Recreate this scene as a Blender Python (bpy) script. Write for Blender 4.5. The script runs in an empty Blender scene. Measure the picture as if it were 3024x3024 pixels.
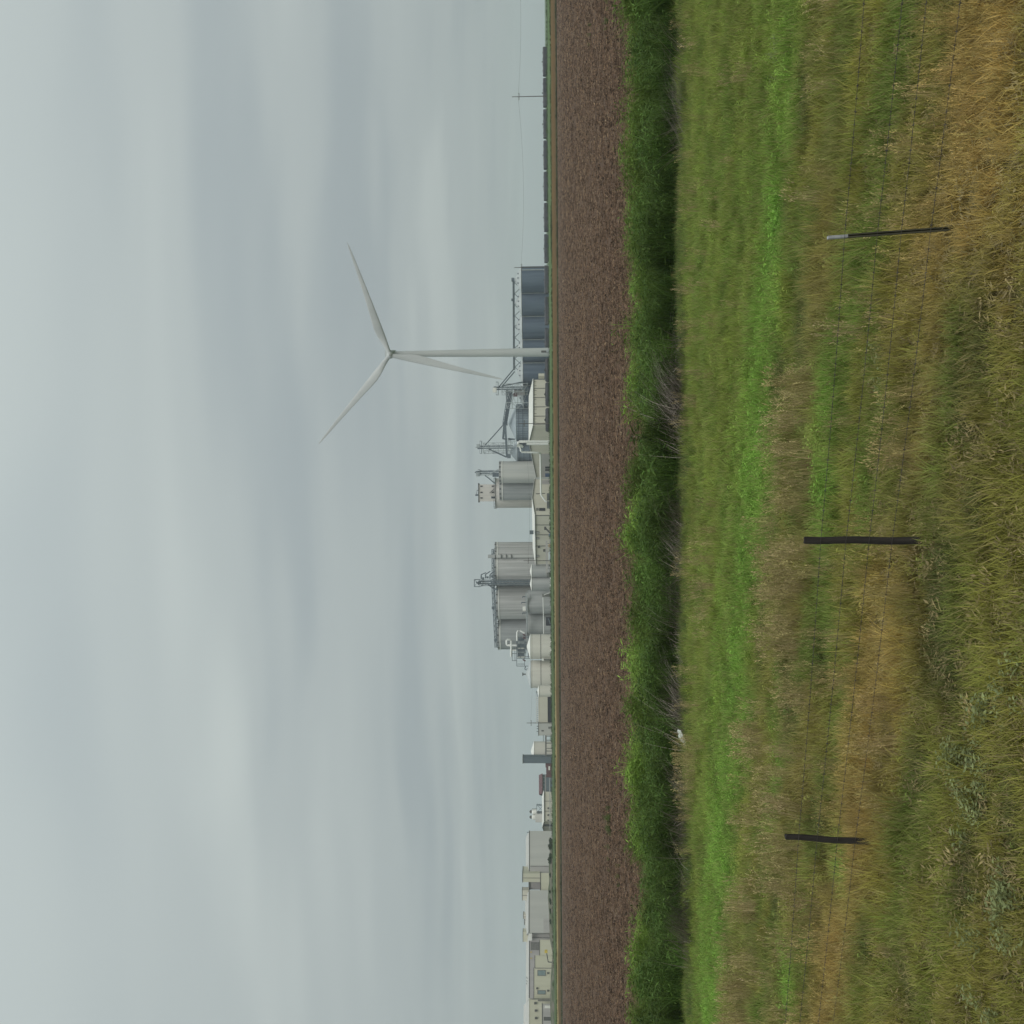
import bpy, math, random
import numpy as np
from mathutils import Vector

random.seed(7); rng = np.random.default_rng(7)
sc = bpy.context.scene
COL = sc.collection
R_ = math.radians

# ------------------------------------------------------------------ camera
# the photograph was taken with the phone on its side: world-up points to the LEFT of the picture
F = 3033.0                        # focal length in pixels of the 3024 px photograph
CAMZ = 4.75
PITCH = math.atan(105.0 / F); ROLL = 0.0073
fw = Vector((0, math.cos(PITCH), math.sin(PITCH)))
zp = Vector((0, -math.sin(PITCH), math.cos(PITCH)))
Rt = Vector((1, 0, 0)) * math.cos(ROLL) - zp * math.sin(ROLL)
Up = Vector((1, 0, 0)) * math.sin(ROLL) + zp * math.cos(ROLL)
CAM = Vector((0, 0, CAMZ))
cam = bpy.data.objects.new('camera', bpy.data.cameras.new('camera'))
COL.objects.link(cam)
from mathutils import Matrix
m3 = Matrix((-Up, Rt, -fw)).transposed()
cam.matrix_world = Matrix.Translation(CAM) @ m3.to_4x4()
cam.data.sensor_width = 36.0; cam.data.lens = 36.0 * F / 3024.0
cam.data.clip_start = 0.1; cam.data.clip_end = 20000
sc.camera = cam

# ------------------------------------------------------------------ sky, sun, exposure
SUN_EL, SUN_AZ = 44.0, 158.0      # high, from the right and a little behind the camera
world = bpy.data.worlds.new('World'); sc.world = world; world.use_nodes = True
nt = world.node_tree; nt.nodes.clear()
def N(nt, t, **k):
    n = nt.nodes.new(t)
    for a, b in k.items(): setattr(n, a, b)
    return n
def math_node(nt, op, a, b=None, clamp=False):
    n = N(nt, 'ShaderNodeMath', operation=op); n.use_clamp = clamp
    for i, q in enumerate((a, b)):
        if q is None: continue
        if isinstance(q, (int, float)): n.inputs[i].default_value = q
        else: nt.links.new(q, n.inputs[i])
    return n.outputs[0]
def ramp(nt, fac, stops, interp='LINEAR'):
    r = N(nt, 'ShaderNodeValToRGB'); cr = r.color_ramp; cr.interpolation = interp
    while len(cr.elements) < len(stops): cr.elements.new(0.5)
    for e, (p, c) in zip(cr.elements, stops):
        e.position = p; e.color = (*c, 1) if len(c) == 3 else c
    nt.links.new(fac, r.inputs[0]); return r.outputs[0]
def mix(nt, fac, a, b, bt='MIX'):
    n = N(nt, 'ShaderNodeMix', data_type='RGBA', blend_type=bt)
    for s, q in ((0, fac), (6, a), (7, b)):
        if isinstance(q, (int, float)): n.inputs[s].default_value = q
        elif isinstance(q, tuple): n.inputs[s].default_value = (*q, 1)
        else: nt.links.new(q, n.inputs[s])
    return n.outputs[2]

sky = N(nt, 'ShaderNodeTexSky', sky_type='NISHITA', sun_disc=False)
sky.sun_elevation = R_(SUN_EL); sky.sun_rotation = R_(SUN_AZ)
bg1 = N(nt, 'ShaderNodeBackground'); bg1.inputs[1].default_value = 0.06
nt.links.new(sky.outputs[0], bg1.inputs[0])
tc = N(nt, 'ShaderNodeTexCoord'); sep = N(nt, 'ShaderNodeSeparateXYZ')
nt.links.new(tc.outputs['Generated'], sep.inputs[0])
zc = math_node(nt, 'MAXIMUM', sep.outputs[2], 0.0)
den = math_node(nt, 'ADD', zc, 0.10)
cx = math_node(nt, 'DIVIDE', sep.outputs[0], den); cy = math_node(nt, 'DIVIDE', sep.outputs[1], den)
comb = N(nt, 'ShaderNodeCombineXYZ')
nt.links.new(math_node(nt, 'MULTIPLY', cx, 0.46), comb.inputs[0])
nt.links.new(math_node(nt, 'ADD', cy, math_node(nt, 'MULTIPLY', cx, 0.015)), comb.inputs[1])
def wnoise(scale, detail, rough, off, dist=0.0):
    mp = N(nt, 'ShaderNodeVectorMath', operation='ADD'); mp.inputs[1].default_value = off
    nt.links.new(comb.outputs[0], mp.inputs[0])
    n = N(nt, 'ShaderNodeTexNoise'); n.inputs['Scale'].default_value = scale
    n.inputs['Detail'].default_value = detail; n.inputs['Roughness'].default_value = rough
    n.inputs['Distortion'].default_value = dist
    nt.links.new(mp.outputs[0], n.inputs['Vector']); return n.outputs[0]
n1 = wnoise(1.0, 2.0, 0.42, (5.1, 0.4, 0.0), 0.45)
n2 = wnoise(1.7, 2.0, 0.42, (8.3, 5.2, 2.0), 0.4)
nn = math_node(nt, 'ADD', math_node(nt, 'MULTIPLY', n1, 0.64), math_node(nt, 'MULTIPLY', n2, 0.36))
cloud = ramp(nt, nn, [(0.33, (0.335, 0.383, 0.391)), (0.5, (0.398, 0.445, 0.439)), (0.67, (0.466, 0.514, 0.497))], 'EASE')
# the cloud deck thickens to an even grey towards the horizon and is brighter overhead (overcast law)
hf = math_node(nt, 'POWER', math_node(nt, 'SUBTRACT', 1.0, zc, True), 16.0)
cloud = mix(nt, math_node(nt, 'MULTIPLY', hf, 0.92), cloud, (0.350, 0.408, 0.412))
gain = math_node(nt, 'ADD', 0.97, math_node(nt, 'MULTIPLY', math_node(nt, 'POWER', zc, 1.5), 1.15))
gv = N(nt, 'ShaderNodeVectorMath', operation='SCALE')
nt.links.new(cloud, gv.inputs[0]); nt.links.new(gain, gv.inputs[3])
bg2 = N(nt, 'ShaderNodeBackground'); bg2.inputs[1].default_value = 1.0
nt.links.new(gv.outputs[0], bg2.inputs[0])
ms = N(nt, 'ShaderNodeMixShader'); ms.inputs[0].default_value = 0.95
nt.links.new(bg1.outputs[0], ms.inputs[1]); nt.links.new(bg2.outputs[0], ms.inputs[2])
wo = N(nt, 'ShaderNodeOutputWorld'); nt.links.new(ms.outputs[0], wo.inputs[0])

sun = bpy.data.lights.new('sun', 'SUN'); sun.energy = 1.4; sun.angle = R_(40); sun.color = (1.0, 0.97, 0.92)
so = bpy.data.objects.new('sun', sun); COL.objects.link(so)
sd = Vector((math.sin(R_(SUN_AZ)) * math.cos(R_(SUN_EL)), math.cos(R_(SUN_AZ)) * math.cos(R_(SUN_EL)), math.sin(R_(SUN_EL))))
so.rotation_euler = sd.to_track_quat('Z', 'Y').to_euler()
sc.view_settings.view_transform = 'Standard'; sc.view_settings.look = 'None'
sc.view_settings.exposure = 0.0; sc.view_settings.gamma = 1.0; sc.view_settings.use_curve_mapping = False
sc.cycles.use_denoising = True
sc.cycles.max_bounces = 6; sc.cycles.volume_bounces = 1; sc.cycles.transparent_max_bounces = 8

# ------------------------------------------------------------------ from a photograph pixel to a place at depth Y
def ray(x, y): return fw + Rt * ((1512 - y) / F) + Up * ((1512 - x) / F)
def W(x, y, Y):
    d = ray(x, y); return CAM + d * (Y / d.y)
def S(Y): return Y / F                                     # metres per pixel at depth Y
def hit(A, B, x, y):                                       # where a pixel's ray meets the vertical plane through A-B
    d = ray(x, y); ax, ay = A[0], A[1]; ex, ey = B[0] - ax, B[1] - ay
    k = (ax * ey - ay * ex) / (d.x * ey - d.y * ex)
    return CAM + d * k

# ------------------------------------------------------------------ materials
def sl(r, g, b): return tuple((c / 255 / 12.92 if c <= 10 else ((c / 255 + .055) / 1.055) ** 2.4) for c in (r, g, b))
def nmat(name, c1, c2, nscale=1.0, stretch=(1, 1, 1), rough=0.75, detail=4, bump=0.0, metal=0.0, lo=.35, hi=.65, bscale=None, spec=0.3):
    m = bpy.data.materials.new(name); m.use_nodes = True; t = m.node_tree
    b = t.nodes['Principled BSDF']; b.inputs['Roughness'].default_value = rough; b.inputs['Metallic'].default_value = metal
    b.inputs['Specular IOR Level'].default_value = spec
    g = N(t, 'ShaderNodeNewGeometry'); mp = N(t, 'ShaderNodeVectorMath', operation='MULTIPLY'); mp.inputs[1].default_value = stretch
    t.links.new(g.outputs['Position'], mp.inputs[0])
    n = N(t, 'ShaderNodeTexNoise'); n.inputs['Scale'].default_value = nscale; n.inputs['Detail'].default_value = detail
    n.inputs['Roughness'].default_value = 0.6
    t.links.new(mp.outputs[0], n.inputs['Vector'])
    t.links.new(ramp(t, n.outputs[0], [(lo, c1), (hi, c2)]), b.inputs['Base Color'])
    if bump:
        bp = N(t, 'ShaderNodeBump'); bp.inputs['Strength'].default_value = bump; bp.inputs['Distance'].default_value = 0.1
        t.links.new(n.outputs[0], bp.inputs['Height']); t.links.new(bp.outputs[0], b.inputs['Normal'])
    return m
M = {}
V = (1, 1, 0.06)
M['turbine'] = nmat('turbine_white', (.43, .45, .445), (.50, .515, .505), .12, (1, 1, .3), .45)
M['nacelle'] = nmat('nacelle_grey', (.42, .45, .45), (.5, .53, .52), .5)
M['dark_steel'] = nmat('dark_blue_steel', (.085, .118, .165), (.135, .175, .225), .5, (1, 1, .05), .5, metal=.2)
M['bin_roof'] = nmat('galvanised_roof', (.36, .39, .39), (.46, .485, .48), .3, rough=.5)
M['pale_bin'] = nmat('pale_blue_steel', (.17, .215, .25), (.25, .30, .34), .4, (1, 1, .2), .5)
M['pale_bin_roof'] = nmat('pale_blue_roof', (.29, .34, .37), (.37, .42, .44), .3, rough=.5)
M['stiffener'] = nmat('stiffener_steel', (.09, .12, .15), (.14, .17, .2), 1)
M['steel'] = nmat('painted_grey_steel', (.085, .11, .13), (.14, .17, .19), 1.0, rough=.55)
M['light_steel'] = nmat('light_galvanised_steel', (.28, .32, .33), (.40, .43, .43), 1.0, rough=.5)
M['black_steel'] = nmat('black_tank_steel', (.018, .019, .024), (.035, .035, .042), .8, rough=.45)
M['car_grey'] = nmat('railcar_grey', (.040, .044, .056), (.085, .085, .095), .25, (1, 1, 1), .6)
M['car_light'] = nmat('railcar_roof_grey', (.16, .17, .18), (.26, .27, .28), .5)
M['beige'] = nmat('beige_cladding', (.52, .495, .415), (.58, .555, .47), .25, V, .7)
M['beige2'] = nmat('yellow_beige_cladding', (.50, .485, .375), (.56, .545, .43), .25, V, .7)
M['greywall'] = nmat('grey_cladding', (.43, .43, .405), (.49, .485, .455), .2, V, .7)
M['shadewall'] = nmat('mauve_grey_and_shade_cladding', (.36, .345, .335), (.42, .405, .39), .3, V)  # own tone of most parts; paints shade low on the storage shed
M['roofwhite'] = nmat('white_roof_sheet', (.66, .66, .60), (.74, .73, .68), .3, rough=.5)
M['trim'] = nmat('dark_trim', (.07, .075, .07), (.11, .11, .105), 1)
M['gutter'] = nmat('grey_downspout', (.13, .13, .12), (.18, .18, .165), 1)
M['concrete'] = nmat('stained_silo_concrete', (.31, .31, .30), (.52, .515, .50), .75, (1, 1, .03), .9, detail=8, lo=.32, hi=.66)
M['concrete_light'] = nmat('pale_silo_concrete', (.41, .42, .40), (.50, .50, .47), .4, (1, 1, .04), .9, detail=6)  # paler tone also carries the stronger light on one twin silo
M['concrete_dark'] = nmat('weathered_shaded_silo_concrete', (.25, .265, .27), (.36, .37, .37), .5, (1, 1, .04), .9, detail=6)  # darker tone also carries the shade on the other twin silo
M['concrete_pink'] = nmat('whitewashed_concrete', (.50, .475, .435), (.60, .57, .525), .3, (1, 1, .12), .9, detail=6)
M['tankwhite'] = nmat('cream_tank_paint', (.59, .565, .505), (.66, .635, .57), .25, V, .5)
M['tankroof'] = nmat('white_tank_roof', (.68, .68, .63), (.76, .75, .70), .3, rough=.5)
M['tankgrey'] = nmat('grey_steel_tank', (.31, .32, .32), (.41, .415, .41), .4, V, .55)
M['whitepipe'] = nmat('white_pipe', (.66, .67, .64), (.76, .76, .73), 1, rough=.4)
M['slate'] = nmat('slate_blue_cladding', (.105, .135, .155), (.14, .172, .19), .5, V)
M['maroon'] = nmat('maroon_sheet', (.10, .05, .055), (.15, .085, .09), .6)
M['darkvoid'] = nmat('dark_opening', (.020, .022, .028), (.035, .036, .045), .5)
M['glass'] = nmat('teal_glass', (.16, .22, .22), (.22, .28, .28), .5, rough=.15, spec=.5)
M['blue'] = nmat('blue_paint', (.03, .07, .16), (.05, .10, .20), 1, rough=.45)
M['yellow'] = nmat('yellow_paint', (.55, .40, .05), (.62, .47, .08), 1, rough=.45)
M['orange'] = nmat('orange_paint', (.50, .22, .05), (.58, .28, .07), 1, rough=.45)
M['rubber'] = nmat('tyre_rubber', (.015, .015, .015), (.03, .03, .03), 2)
M['pole'] = nmat('weathered_pole_wood', (.07, .065, .055), (.11, .10, .085), 1.5, (1, 1, .1))
M['wire'] = nmat('line_wire', (.10, .10, .10), (.14, .14, .14), 1)

# ------------------------------------------------------------------ mesh builder and things
class MB:
    def __init__(s): s.v = []; s.f = []; s.sm = []
    def add(s, vs, fs, smooth=False):
        o = len(s.v); s.v += [tuple(v) for v in vs]
        for f in fs: s.f.append([i + o for i in f]); s.sm.append(smooth)
        return s
    def obox(s, c, ax, ay, az):                            # centre + three half-axis vectors
        c, ax, ay, az = map(Vector, (c, ax, ay, az))
        vs = [c + ax * i + ay * j + az * k for k in (-1, 1) for j in (-1, 1) for i in (-1, 1)]
        return s.add(vs, [(0, 2, 3, 1), (4, 5, 7, 6), (0, 1, 5, 4), (2, 6, 7, 3), (0, 4, 6, 2), (1, 3, 7, 5)])
    def box(s, x0, x1, y0, y1, z0, z1):
        return s.obox(((x0 + x1) / 2, (y0 + y1) / 2, (z0 + z1) / 2), ((x1 - x0) / 2, 0, 0), (0, (y1 - y0) / 2, 0), (0, 0, (z1 - z0) / 2))
    def beam(s, p, q, w, h=None):
        p, q = Vector(p), Vector(q); d = q - p; L = d.length
        if L < 1e-6: return s
        d.normalize(); a = Vector((0, 0, 1)) if abs(d.z) < .9 else Vector((1, 0, 0))
        r = d.cross(a).normalized(); u = r.cross(d); h = h or w
        return s.obox((p + q) / 2, d * (L / 2), r * (w / 2), u * (h / 2))
    def ring(s, c, r, n, ax=None, ay=None):
        ax = ax or Vector((1, 0, 0)); ay = ay or Vector((0, 1, 0)); c = Vector(c)
        return [c + ax * (r * math.cos(2 * math.pi * i / n)) + ay * (r * math.sin(2 * math.pi * i / n)) for i in range(n)]
    def lathe(s, cx, cy, prof, n=32, cap=True):            # prof = [(r, z), ...] from the bottom up
        for (r0, z0), (r1, z1) in zip(prof[:-1], prof[1:]):
            a = s.ring((cx, cy, z0), max(r0, 1e-3), n); b = s.ring((cx, cy, z1), max(r1, 1e-3), n)
            s.add(a + b, [(i, (i + 1) % n, n + (i + 1) % n, n + i) for i in range(n)], True)
        if cap:
            r, z = prof[0]; s.add(s.ring((cx, cy, z), r, n), [tuple(reversed(range(n)))])
            r, z = prof[-1]
            if r > .01: s.add(s.ring((cx, cy, z), r, n), [tuple(range(n))])
        return s
    def tube(s, pts, r, n=8, r1=None):
        pts = [Vector(p) for p in pts]; rings = []
        for i, p in enumerate(pts):
            d = (pts[min(i + 1, len(pts) - 1)] - pts[max(i - 1, 0)]).normalized()
            a = Vector((0, 0, 1)) if abs(d.z) < .95 else Vector((0, 1, 0))
            u = d.cross(a).normalized(); w = u.cross(d)
            rr = r if r1 is None else r + (r1 - r) * i / (len(pts) - 1)
            rings.append(s.ring(p, rr, n, u, w))
        vs = [v for g in rings for v in g]; fs = []
        for k in range(len(pts) - 1):
            for i in range(n): fs.append((k * n + i, k * n + (i + 1) % n, (k + 1) * n + (i + 1) % n, (k + 1) * n + i))
        s.add(vs, fs, True); s.add(rings[0], [tuple(reversed(range(n)))]); s.add(rings[-1], [tuple(range(n))])
        return s
    def build(s, name, mat, parent=None):
        off = Vector((0, 0, 0)); p = parent
        while p: off += p.location; p = p.parent
        me = bpy.data.meshes.new(name)
        me.from_pydata([(v[0] - off.x, v[1] - off.y, v[2] - off.z) for v in s.v], [], s.f)
        me.polygons.foreach_set('use_smooth', s.sm)
        me.materials.append(M[mat] if isinstance(mat, str) else mat)
        o = bpy.data.objects.new(name, me); COL.objects.link(o); o.parent = parent
        return o
def tag(o, label, cat, group=None, kind=None):
    if label: o['label'] = label
    if cat: o['category'] = cat
    if group: o['group'] = group
    if kind: o['kind'] = kind
    return o
def thing(name, label, cat, loc, group=None):
    o = bpy.data.objects.new(name, None); COL.objects.link(o); o.location = loc; o.empty_display_size = .5
    return tag(o, label, cat, group)
def copy_thing(o, loc, label=None):
    c = o.copy(); COL.objects.link(c); c.location = loc
    if label: c['label'] = label
    for ch in o.children:
        k = ch.copy(); COL.objects.link(k); k.parent = c
        for g in ch.children:
            q = g.copy(); COL.objects.link(q); q.parent = k
    return c
def lattice(mb, cx, cy, w, z0, z1, step, t=.22, ang=0.3):
    ca, sa = math.cos(ang), math.sin(ang)
    P = [(cx + (i * ca - j * sa) * w / 2, cy + (i * sa + j * ca) * w / 2) for i, j in ((-1, -1), (1, -1), (1, 1), (-1, 1))]
    for p in P: mb.beam((*p, z0), (*p, z1), t)
    n = max(1, int((z1 - z0) / step)); k = 0
    for i in range(n):
        a, b = z0 + (z1 - z0) * i / n, z0 + (z1 - z0) * (i + 1) / n
        for j in range(4):
            p, q = P[j], P[(j + 1) % 4]
            mb.beam((*p, b), (*q, b), t * .7)
            if (i + j) % 2: mb.beam((*p, a), (*q, b), t * .6)
            else: mb.beam((*q, a), (*p, b), t * .6)
    return mb
def truss(mb, p, q, w, h, n, t=.2):                        # a boxed walkway truss from p to q
    p, q = Vector(p), Vector(q); d = (q - p).normalized(); r = d.cross(Vector((0, 0, 1))).normalized() * (w / 2); u = Vector((0, 0, h))
    for sgn in (-1, 1):
        for k in (0, 1): mb.beam(p + r * sgn + u * k, q + r * sgn + u * k, t)
        for i in range(n):
            a = p + (q - p) * (i / n) + r * sgn; b = p + (q - p) * ((i + 1) / n) + r * sgn
            mb.beam(a, a + u, t * .7); mb.beam(a if i % 2 else a + u, b + u if i % 2 else b, t * .6)
    return mb

# ------------------------------------------------------------------ terrain
def sm(a, b, x):
    t = np.clip((np.asarray(x, float) - a) / (b - a), 0, 1); return t * t * (3 - 2 * t)
def vnoise(x, y, seed=0):
    x = np.asarray(x, float); y = np.asarray(y, float)
    xi, yi = np.floor(x), np.floor(y); fx, fy = x - xi, y - yi
    def h(i, j):
        q = np.sin(i * 127.1 + j * 311.7 + seed * 74.7) * 43758.5453; return q - np.floor(q)
    fx = fx * fx * (3 - 2 * fx); fy = fy * fy * (3 - 2 * fy)
    return (h(xi, yi) * (1 - fx) + h(xi + 1, yi) * fx) * (1 - fy) + (h(xi, yi + 1) * (1 - fx) + h(xi + 1, yi + 1) * fx) * fy
def fbm(x, y, seed=0, o=4):
    return sum(vnoise(np.asarray(x) * 2 ** k, np.asarray(y) * 2 ** k, seed + k) * .5 ** (k + 1) for k in range(o)) / (1 - .5 ** o)
TP = [-1e4, 30, 36, 40, 45, 48, 60, 400, 402.5, 405, 421, 455, 508, 522, 565, 900, 3000, 9000]
ZP = [0, 0, -.12, -.25, -.12, .05, .05, .05, .12, .50, 2.2, 2.75, 3.35, 3.3, 1.2, 1.2, 1.0, .6]
SK = 0.115
def skew(t): return SK * sm(60, 300, t)
def zt(x, y):
    x = np.asarray(x, float); y = np.asarray(y, float); t = y + SK * x * sm(60, 300, y)
    z = np.interp(t, TP, ZP)
    z = z + (fbm(x * .35, y * .35, 3) - .5) * .16 * (t < 47)
    z = z + (fbm(x * .05, y * .05, 9) - .5) * .5 * sm(408, 440, t) * (1 - sm(600, 900, t)) * (x > -400)
    return z
def hw(t): return np.maximum(90, np.asarray(t, float) * .95 + 60)
def sheet(name, ts, nc, mat):
    ts = np.array(ts, float); c = np.linspace(-1, 1, nc); c = np.sign(c) * np.abs(c) ** 1.25
    T, Cc = np.meshgrid(ts, c, indexing='ij'); X = Cc * hw(T); Y = T - skew(T) * X
    Z = zt(X, Y); v = np.stack([X, Y, Z], -1).reshape(-1, 3)
    nr = len(ts); i, j = np.meshgrid(np.arange(nr - 1), np.arange(nc - 1), indexing='ij'); a = (i * nc + j).ravel()
    fa = np.stack([a, a + 1, a + nc + 1, a + nc], -1)
    me = bpy.data.meshes.new(name); me.from_pydata(v.tolist(), [], fa.tolist())
    me.polygons.foreach_set('use_smooth', [True] * len(fa)); me.materials.append(mat)
    o = bpy.data.objects.new(name, me); COL.objects.link(o); o['kind'] = 'structure'; return o

def ground_mat(name):
    m = bpy.data.materials.new(name); m.use_nodes = True; t = m.node_tree; b = t.nodes['Principled BSDF']
    b.inputs['Roughness'].default_value = .95; b.inputs['Specular IOR Level'].default_value = .1
    g = N(t, 'ShaderNodeNewGeometry'); return m, t, b, g.outputs['Position']
def noise_on(t, pos, stretch, scale, detail=4, rough=.6):
    mp = N(t, 'ShaderNodeVectorMath', operation='MULTIPLY'); mp.inputs[1].default_value = stretch; t.links.new(pos, mp.inputs[0])
    n = N(t, 'ShaderNodeTexNoise'); n.inputs['Scale'].default_value = scale; n.inputs['Detail'].default_value = detail
    n.inputs['Roughness'].default_value = rough; t.links.new(mp.outputs[0], n.inputs['Vector']); return n.outputs[0]
# meadow soil: thatch and earth under the grass
m, t, b, pos = ground_mat('meadow_thatch')
n = noise_on(t, pos, (1, 1, 1), 1.6, 6)
t.links.new(ramp(t, n, [(.3, (.050, .046, .018)), (.5, (.085, .080, .028)), (.7, (.13, .10, .045))]), b.inputs['Base Color'])
M['meadow'] = m
# ploughed field: dark brown soil, clods, scattered crop residue in rows
m, t, b, pos = ground_mat('ploughed_soil')
nA = noise_on(t, pos, (.25, 1, 1), .05, 3); nB = noise_on(t, pos, (.35, 1.3, 1), 2.2, 6, .7); nC = noise_on(t, pos, (.03, .35, 1), 1.0, 3)
base = ramp(t, nB, [(.30, (.045, .029, .019)), (.47, (.108, .070, .047)), (.62, (.148, .098, .067))])
base = mix(t, .35, base, ramp(t, nC, [(.3, (.075, .048, .038)), (.7, (.135, .092, .068))]))
nD = noise_on(t, pos, (.28, 1.6, 1), 3.4, 2, .5)
resid = ramp(t, nD, [(.60, (0, 0, 0)), (.66, (1, 1, 1))])
base = mix(t, math_node(t, 'MULTIPLY', resid, .45), base, (.30, .180, .095))
nG = noise_on(t, pos, (.22, 1.0, 1), .55, 4, .75)
base = mix(t, .55, base, ramp(t, nG, [(.30, (.55, .52, .50)), (.5, (1, 1, 1)), (.70, (1.42, 1.34, 1.25))]), 'MULTIPLY')
nE = noise_on(t, pos, (.5, 1.8, 1), 4.1, 2, .5)
base = mix(t, math_node(t, 'MULTIPLY', ramp(t, nE, [(.62, (0, 0, 0)), (.68, (1, 1, 1))]), .6), base, (.036, .023, .017))
base = mix(t, .22, base, ramp(t, nA, [(.35, (.070, .045, .033)), (.65, (.135, .090, .063))]))
t.links.new(base, b.inputs['Base Color'])
bp = N(t, 'ShaderNodeBump'); bp.inputs['Strength'].default_value = .8; bp.inputs['Distance'].default_value = .12
t.links.new(nB, bp.inputs['Height']); t.links.new(bp.outputs[0], b.inputs['Normal'])
M['field'] = m
# verge and plain: dark grass at the field's rim, a dry brown bank, a tan strip, green crop behind
m, t, b, pos = ground_mat('verge_grass')
sp = N(t, 'ShaderNodeSeparateXYZ'); t.links.new(pos, sp.inputs[0])
tt = math_node(t, 'ADD', sp.outputs[1], math_node(t, 'MULTIPLY', sp.outputs[0], SK))
nw = noise_on(t, pos, (.06, .5, 1), 1.0, 4); nf = noise_on(t, pos, (.12, .7, 1), 2.0, 5, .7)
tt = math_node(t, 'ADD', tt, math_node(t, 'MULTIPLY', math_node(t, 'SUBTRACT', nw, .5), 11.0))
fac = math_node(t, 'DIVIDE', math_node(t, 'SUBTRACT', tt, 400.0), 120.0, True)
right = ramp(t, fac, [(0, (.030, .042, .014)), (.030, (.034, .044, .016)), (.042, (.070, .052, .020)), (.09, (.105, .062, .024)), (.165, (.120, .075, .028)), (.19, (.075, .105, .035)), (.4, (.085, .135, .050)), (.7, (.080, .125, .055)), (1, (.075, .115, .048))])
left = ramp(t, fac, [(0, (.030, .040, .014)), (.036, (.034, .038, .015)), (.05, (.065, .046, .020)), (.13, (.100, .066, .026)), (.145, (.23, .180, .080)), (.175, (.27, .22, .115)), (.19, (.075, .095, .030)), (.4, (.065, .100, .035)), (1, (.060, .095, .040))])
lr = math_node(t, 'DIVIDE', math_node(t, 'ADD', sp.outputs[0], 55.0), 110.0, True)
vc = mix(t, lr, left, right)
vc = mix(t, .5, vc, ramp(t, nf, [(.3, (.42, .42, .42)), (.7, (1.2, 1.2, 1.2))]), 'MULTIPLY')
vs = N(t, 'ShaderNodeVectorMath', operation='SCALE'); vs.inputs[3].default_value = 1.25; t.links.new(vc, vs.inputs[0])
t.links.new(vs.outputs[0], b.inputs['Base Color'])
M['verge'] = m

sheet('meadow', np.concatenate([np.arange(-60, 6, 6), np.arange(6, 47.01, .5)]), 241, M['meadow'])
sheet('ploughed_field', np.concatenate([np.arange(47, 70, 1.5), np.arange(70, 400, 10), [400]]), 121, M['field'])
sheet('grass_plain', np.concatenate([[400], np.arange(401, 424, 1.0), np.arange(424, 600, 4), np.geomspace(600, 6000, 24)]), 201, M['verge'])

# ------------------------------------------------------------------ wind turbine
ZG = 1.2                                                   # level of the plant yard
TY = 500.0
pb = W(1621, 1040, TY); hubp = W(1153, 1048.6, TY - 4.5); tb = float(zt(pb.x, TY))
t = thing('wind_turbine', 'tall white wind turbine with three blades standing before the dark bins', 'wind turbine', (pb.x, TY, tb))
ztop = hubp.z - 1.6
MB().lathe(pb.x, TY, [(2.15, tb - .3), (2.12, tb + 8), (1.85, tb + 35), (1.35, ztop)], 40).build('tower', 'turbine', t)
d = MB().box(pb.x - .5, pb.x + .5, TY - 2.22, TY - 2.0, tb + 1.5, tb + 4.0); dd = d.build('tower_door', 'trim', t)
st = MB().box(pb.x - .7, pb.x + .7, TY - 3.4, TY - 2.2, tb + 1.2, tb + 1.45)
for k in range(5): st.box(pb.x - .7, pb.x + .7, TY - 3.7 - k * .3, TY - 3.42 - k * .3, tb + .95 - k * .24, tb + 1.15 - k * .24)
st.build('door_steps', 'light_steel', t)
YAW = R_(-9)                                               # the rotor faces us, turned slightly
ax = Vector((math.sin(YAW), -math.cos(YAW), 0.06)).normalized()
hc = Vector((pb.x, TY, hubp.z)); hub_c = hc + ax * 4.4; hub_c.x = hubp.x
nb = MB(); rx = ax.cross(Vector((0, 0, 1))).normalized(); ux = rx.cross(ax)
sec = [(-6.5, 1.55, 1.5), (-5.5, 1.9, 1.85), (0, 2.0, 2.0), (2.2, 1.85, 1.8), (3.0, 1.35, 1.4)]
rings = []
for q, a, b_ in sec:
    rings.append([hc + ax * q + rx * (a * (abs(math.cos(w)) ** .5) * math.copysign(1, math.cos(w))) + ux * (b_ * (abs(math.sin(w)) ** .5) * math.copysign(1, math.sin(w)) + .4) for w in [2 * math.pi * i / 16 for i in range(16)]])
vs = [v for g in rings for v in g]
nb.add(vs, [(k * 16 + i, k * 16 + (i + 1) % 16, (k + 1) * 16 + (i + 1) % 16, (k + 1) * 16 + i) for k in range(4) for i in range(16)], True)
nb.add(rings[0], [tuple(range(16))]); nb.add(rings[-1], [tuple(range(16))])
nac = nb.build('nacelle', 'nacelle', t)
MB().obox(hc - ax * 5.5 + ux * 3.4, ax * .15, rx * 1.8, ux * 1.1).build('cooler_fin', 'nacelle', nac)
hb = MB(); prof = [(-1.7, 1.55), (-.6, 1.75), (.6, 1.6), (1.5, 1.0), (1.9, .05)]
rings = [[hub_c + ax * q + rx * (r * math.cos(w)) + ux * (r * math.sin(w)) for w in [2 * math.pi * i / 24 for i in range(24)]] for q, r in prof]
hb.add([v for g in rings for v in g], [(k * 24 + i, k * 24 + (i + 1) % 24, (k + 1) * 24 + (i + 1) % 24, (k + 1) * 24 + i) for k in range(4) for i in range(24)], True)
hb.add(rings[0], [tuple(range(24))]); hb.build('hub', 'turbine', t)
RB = 344 * S(TY)
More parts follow.
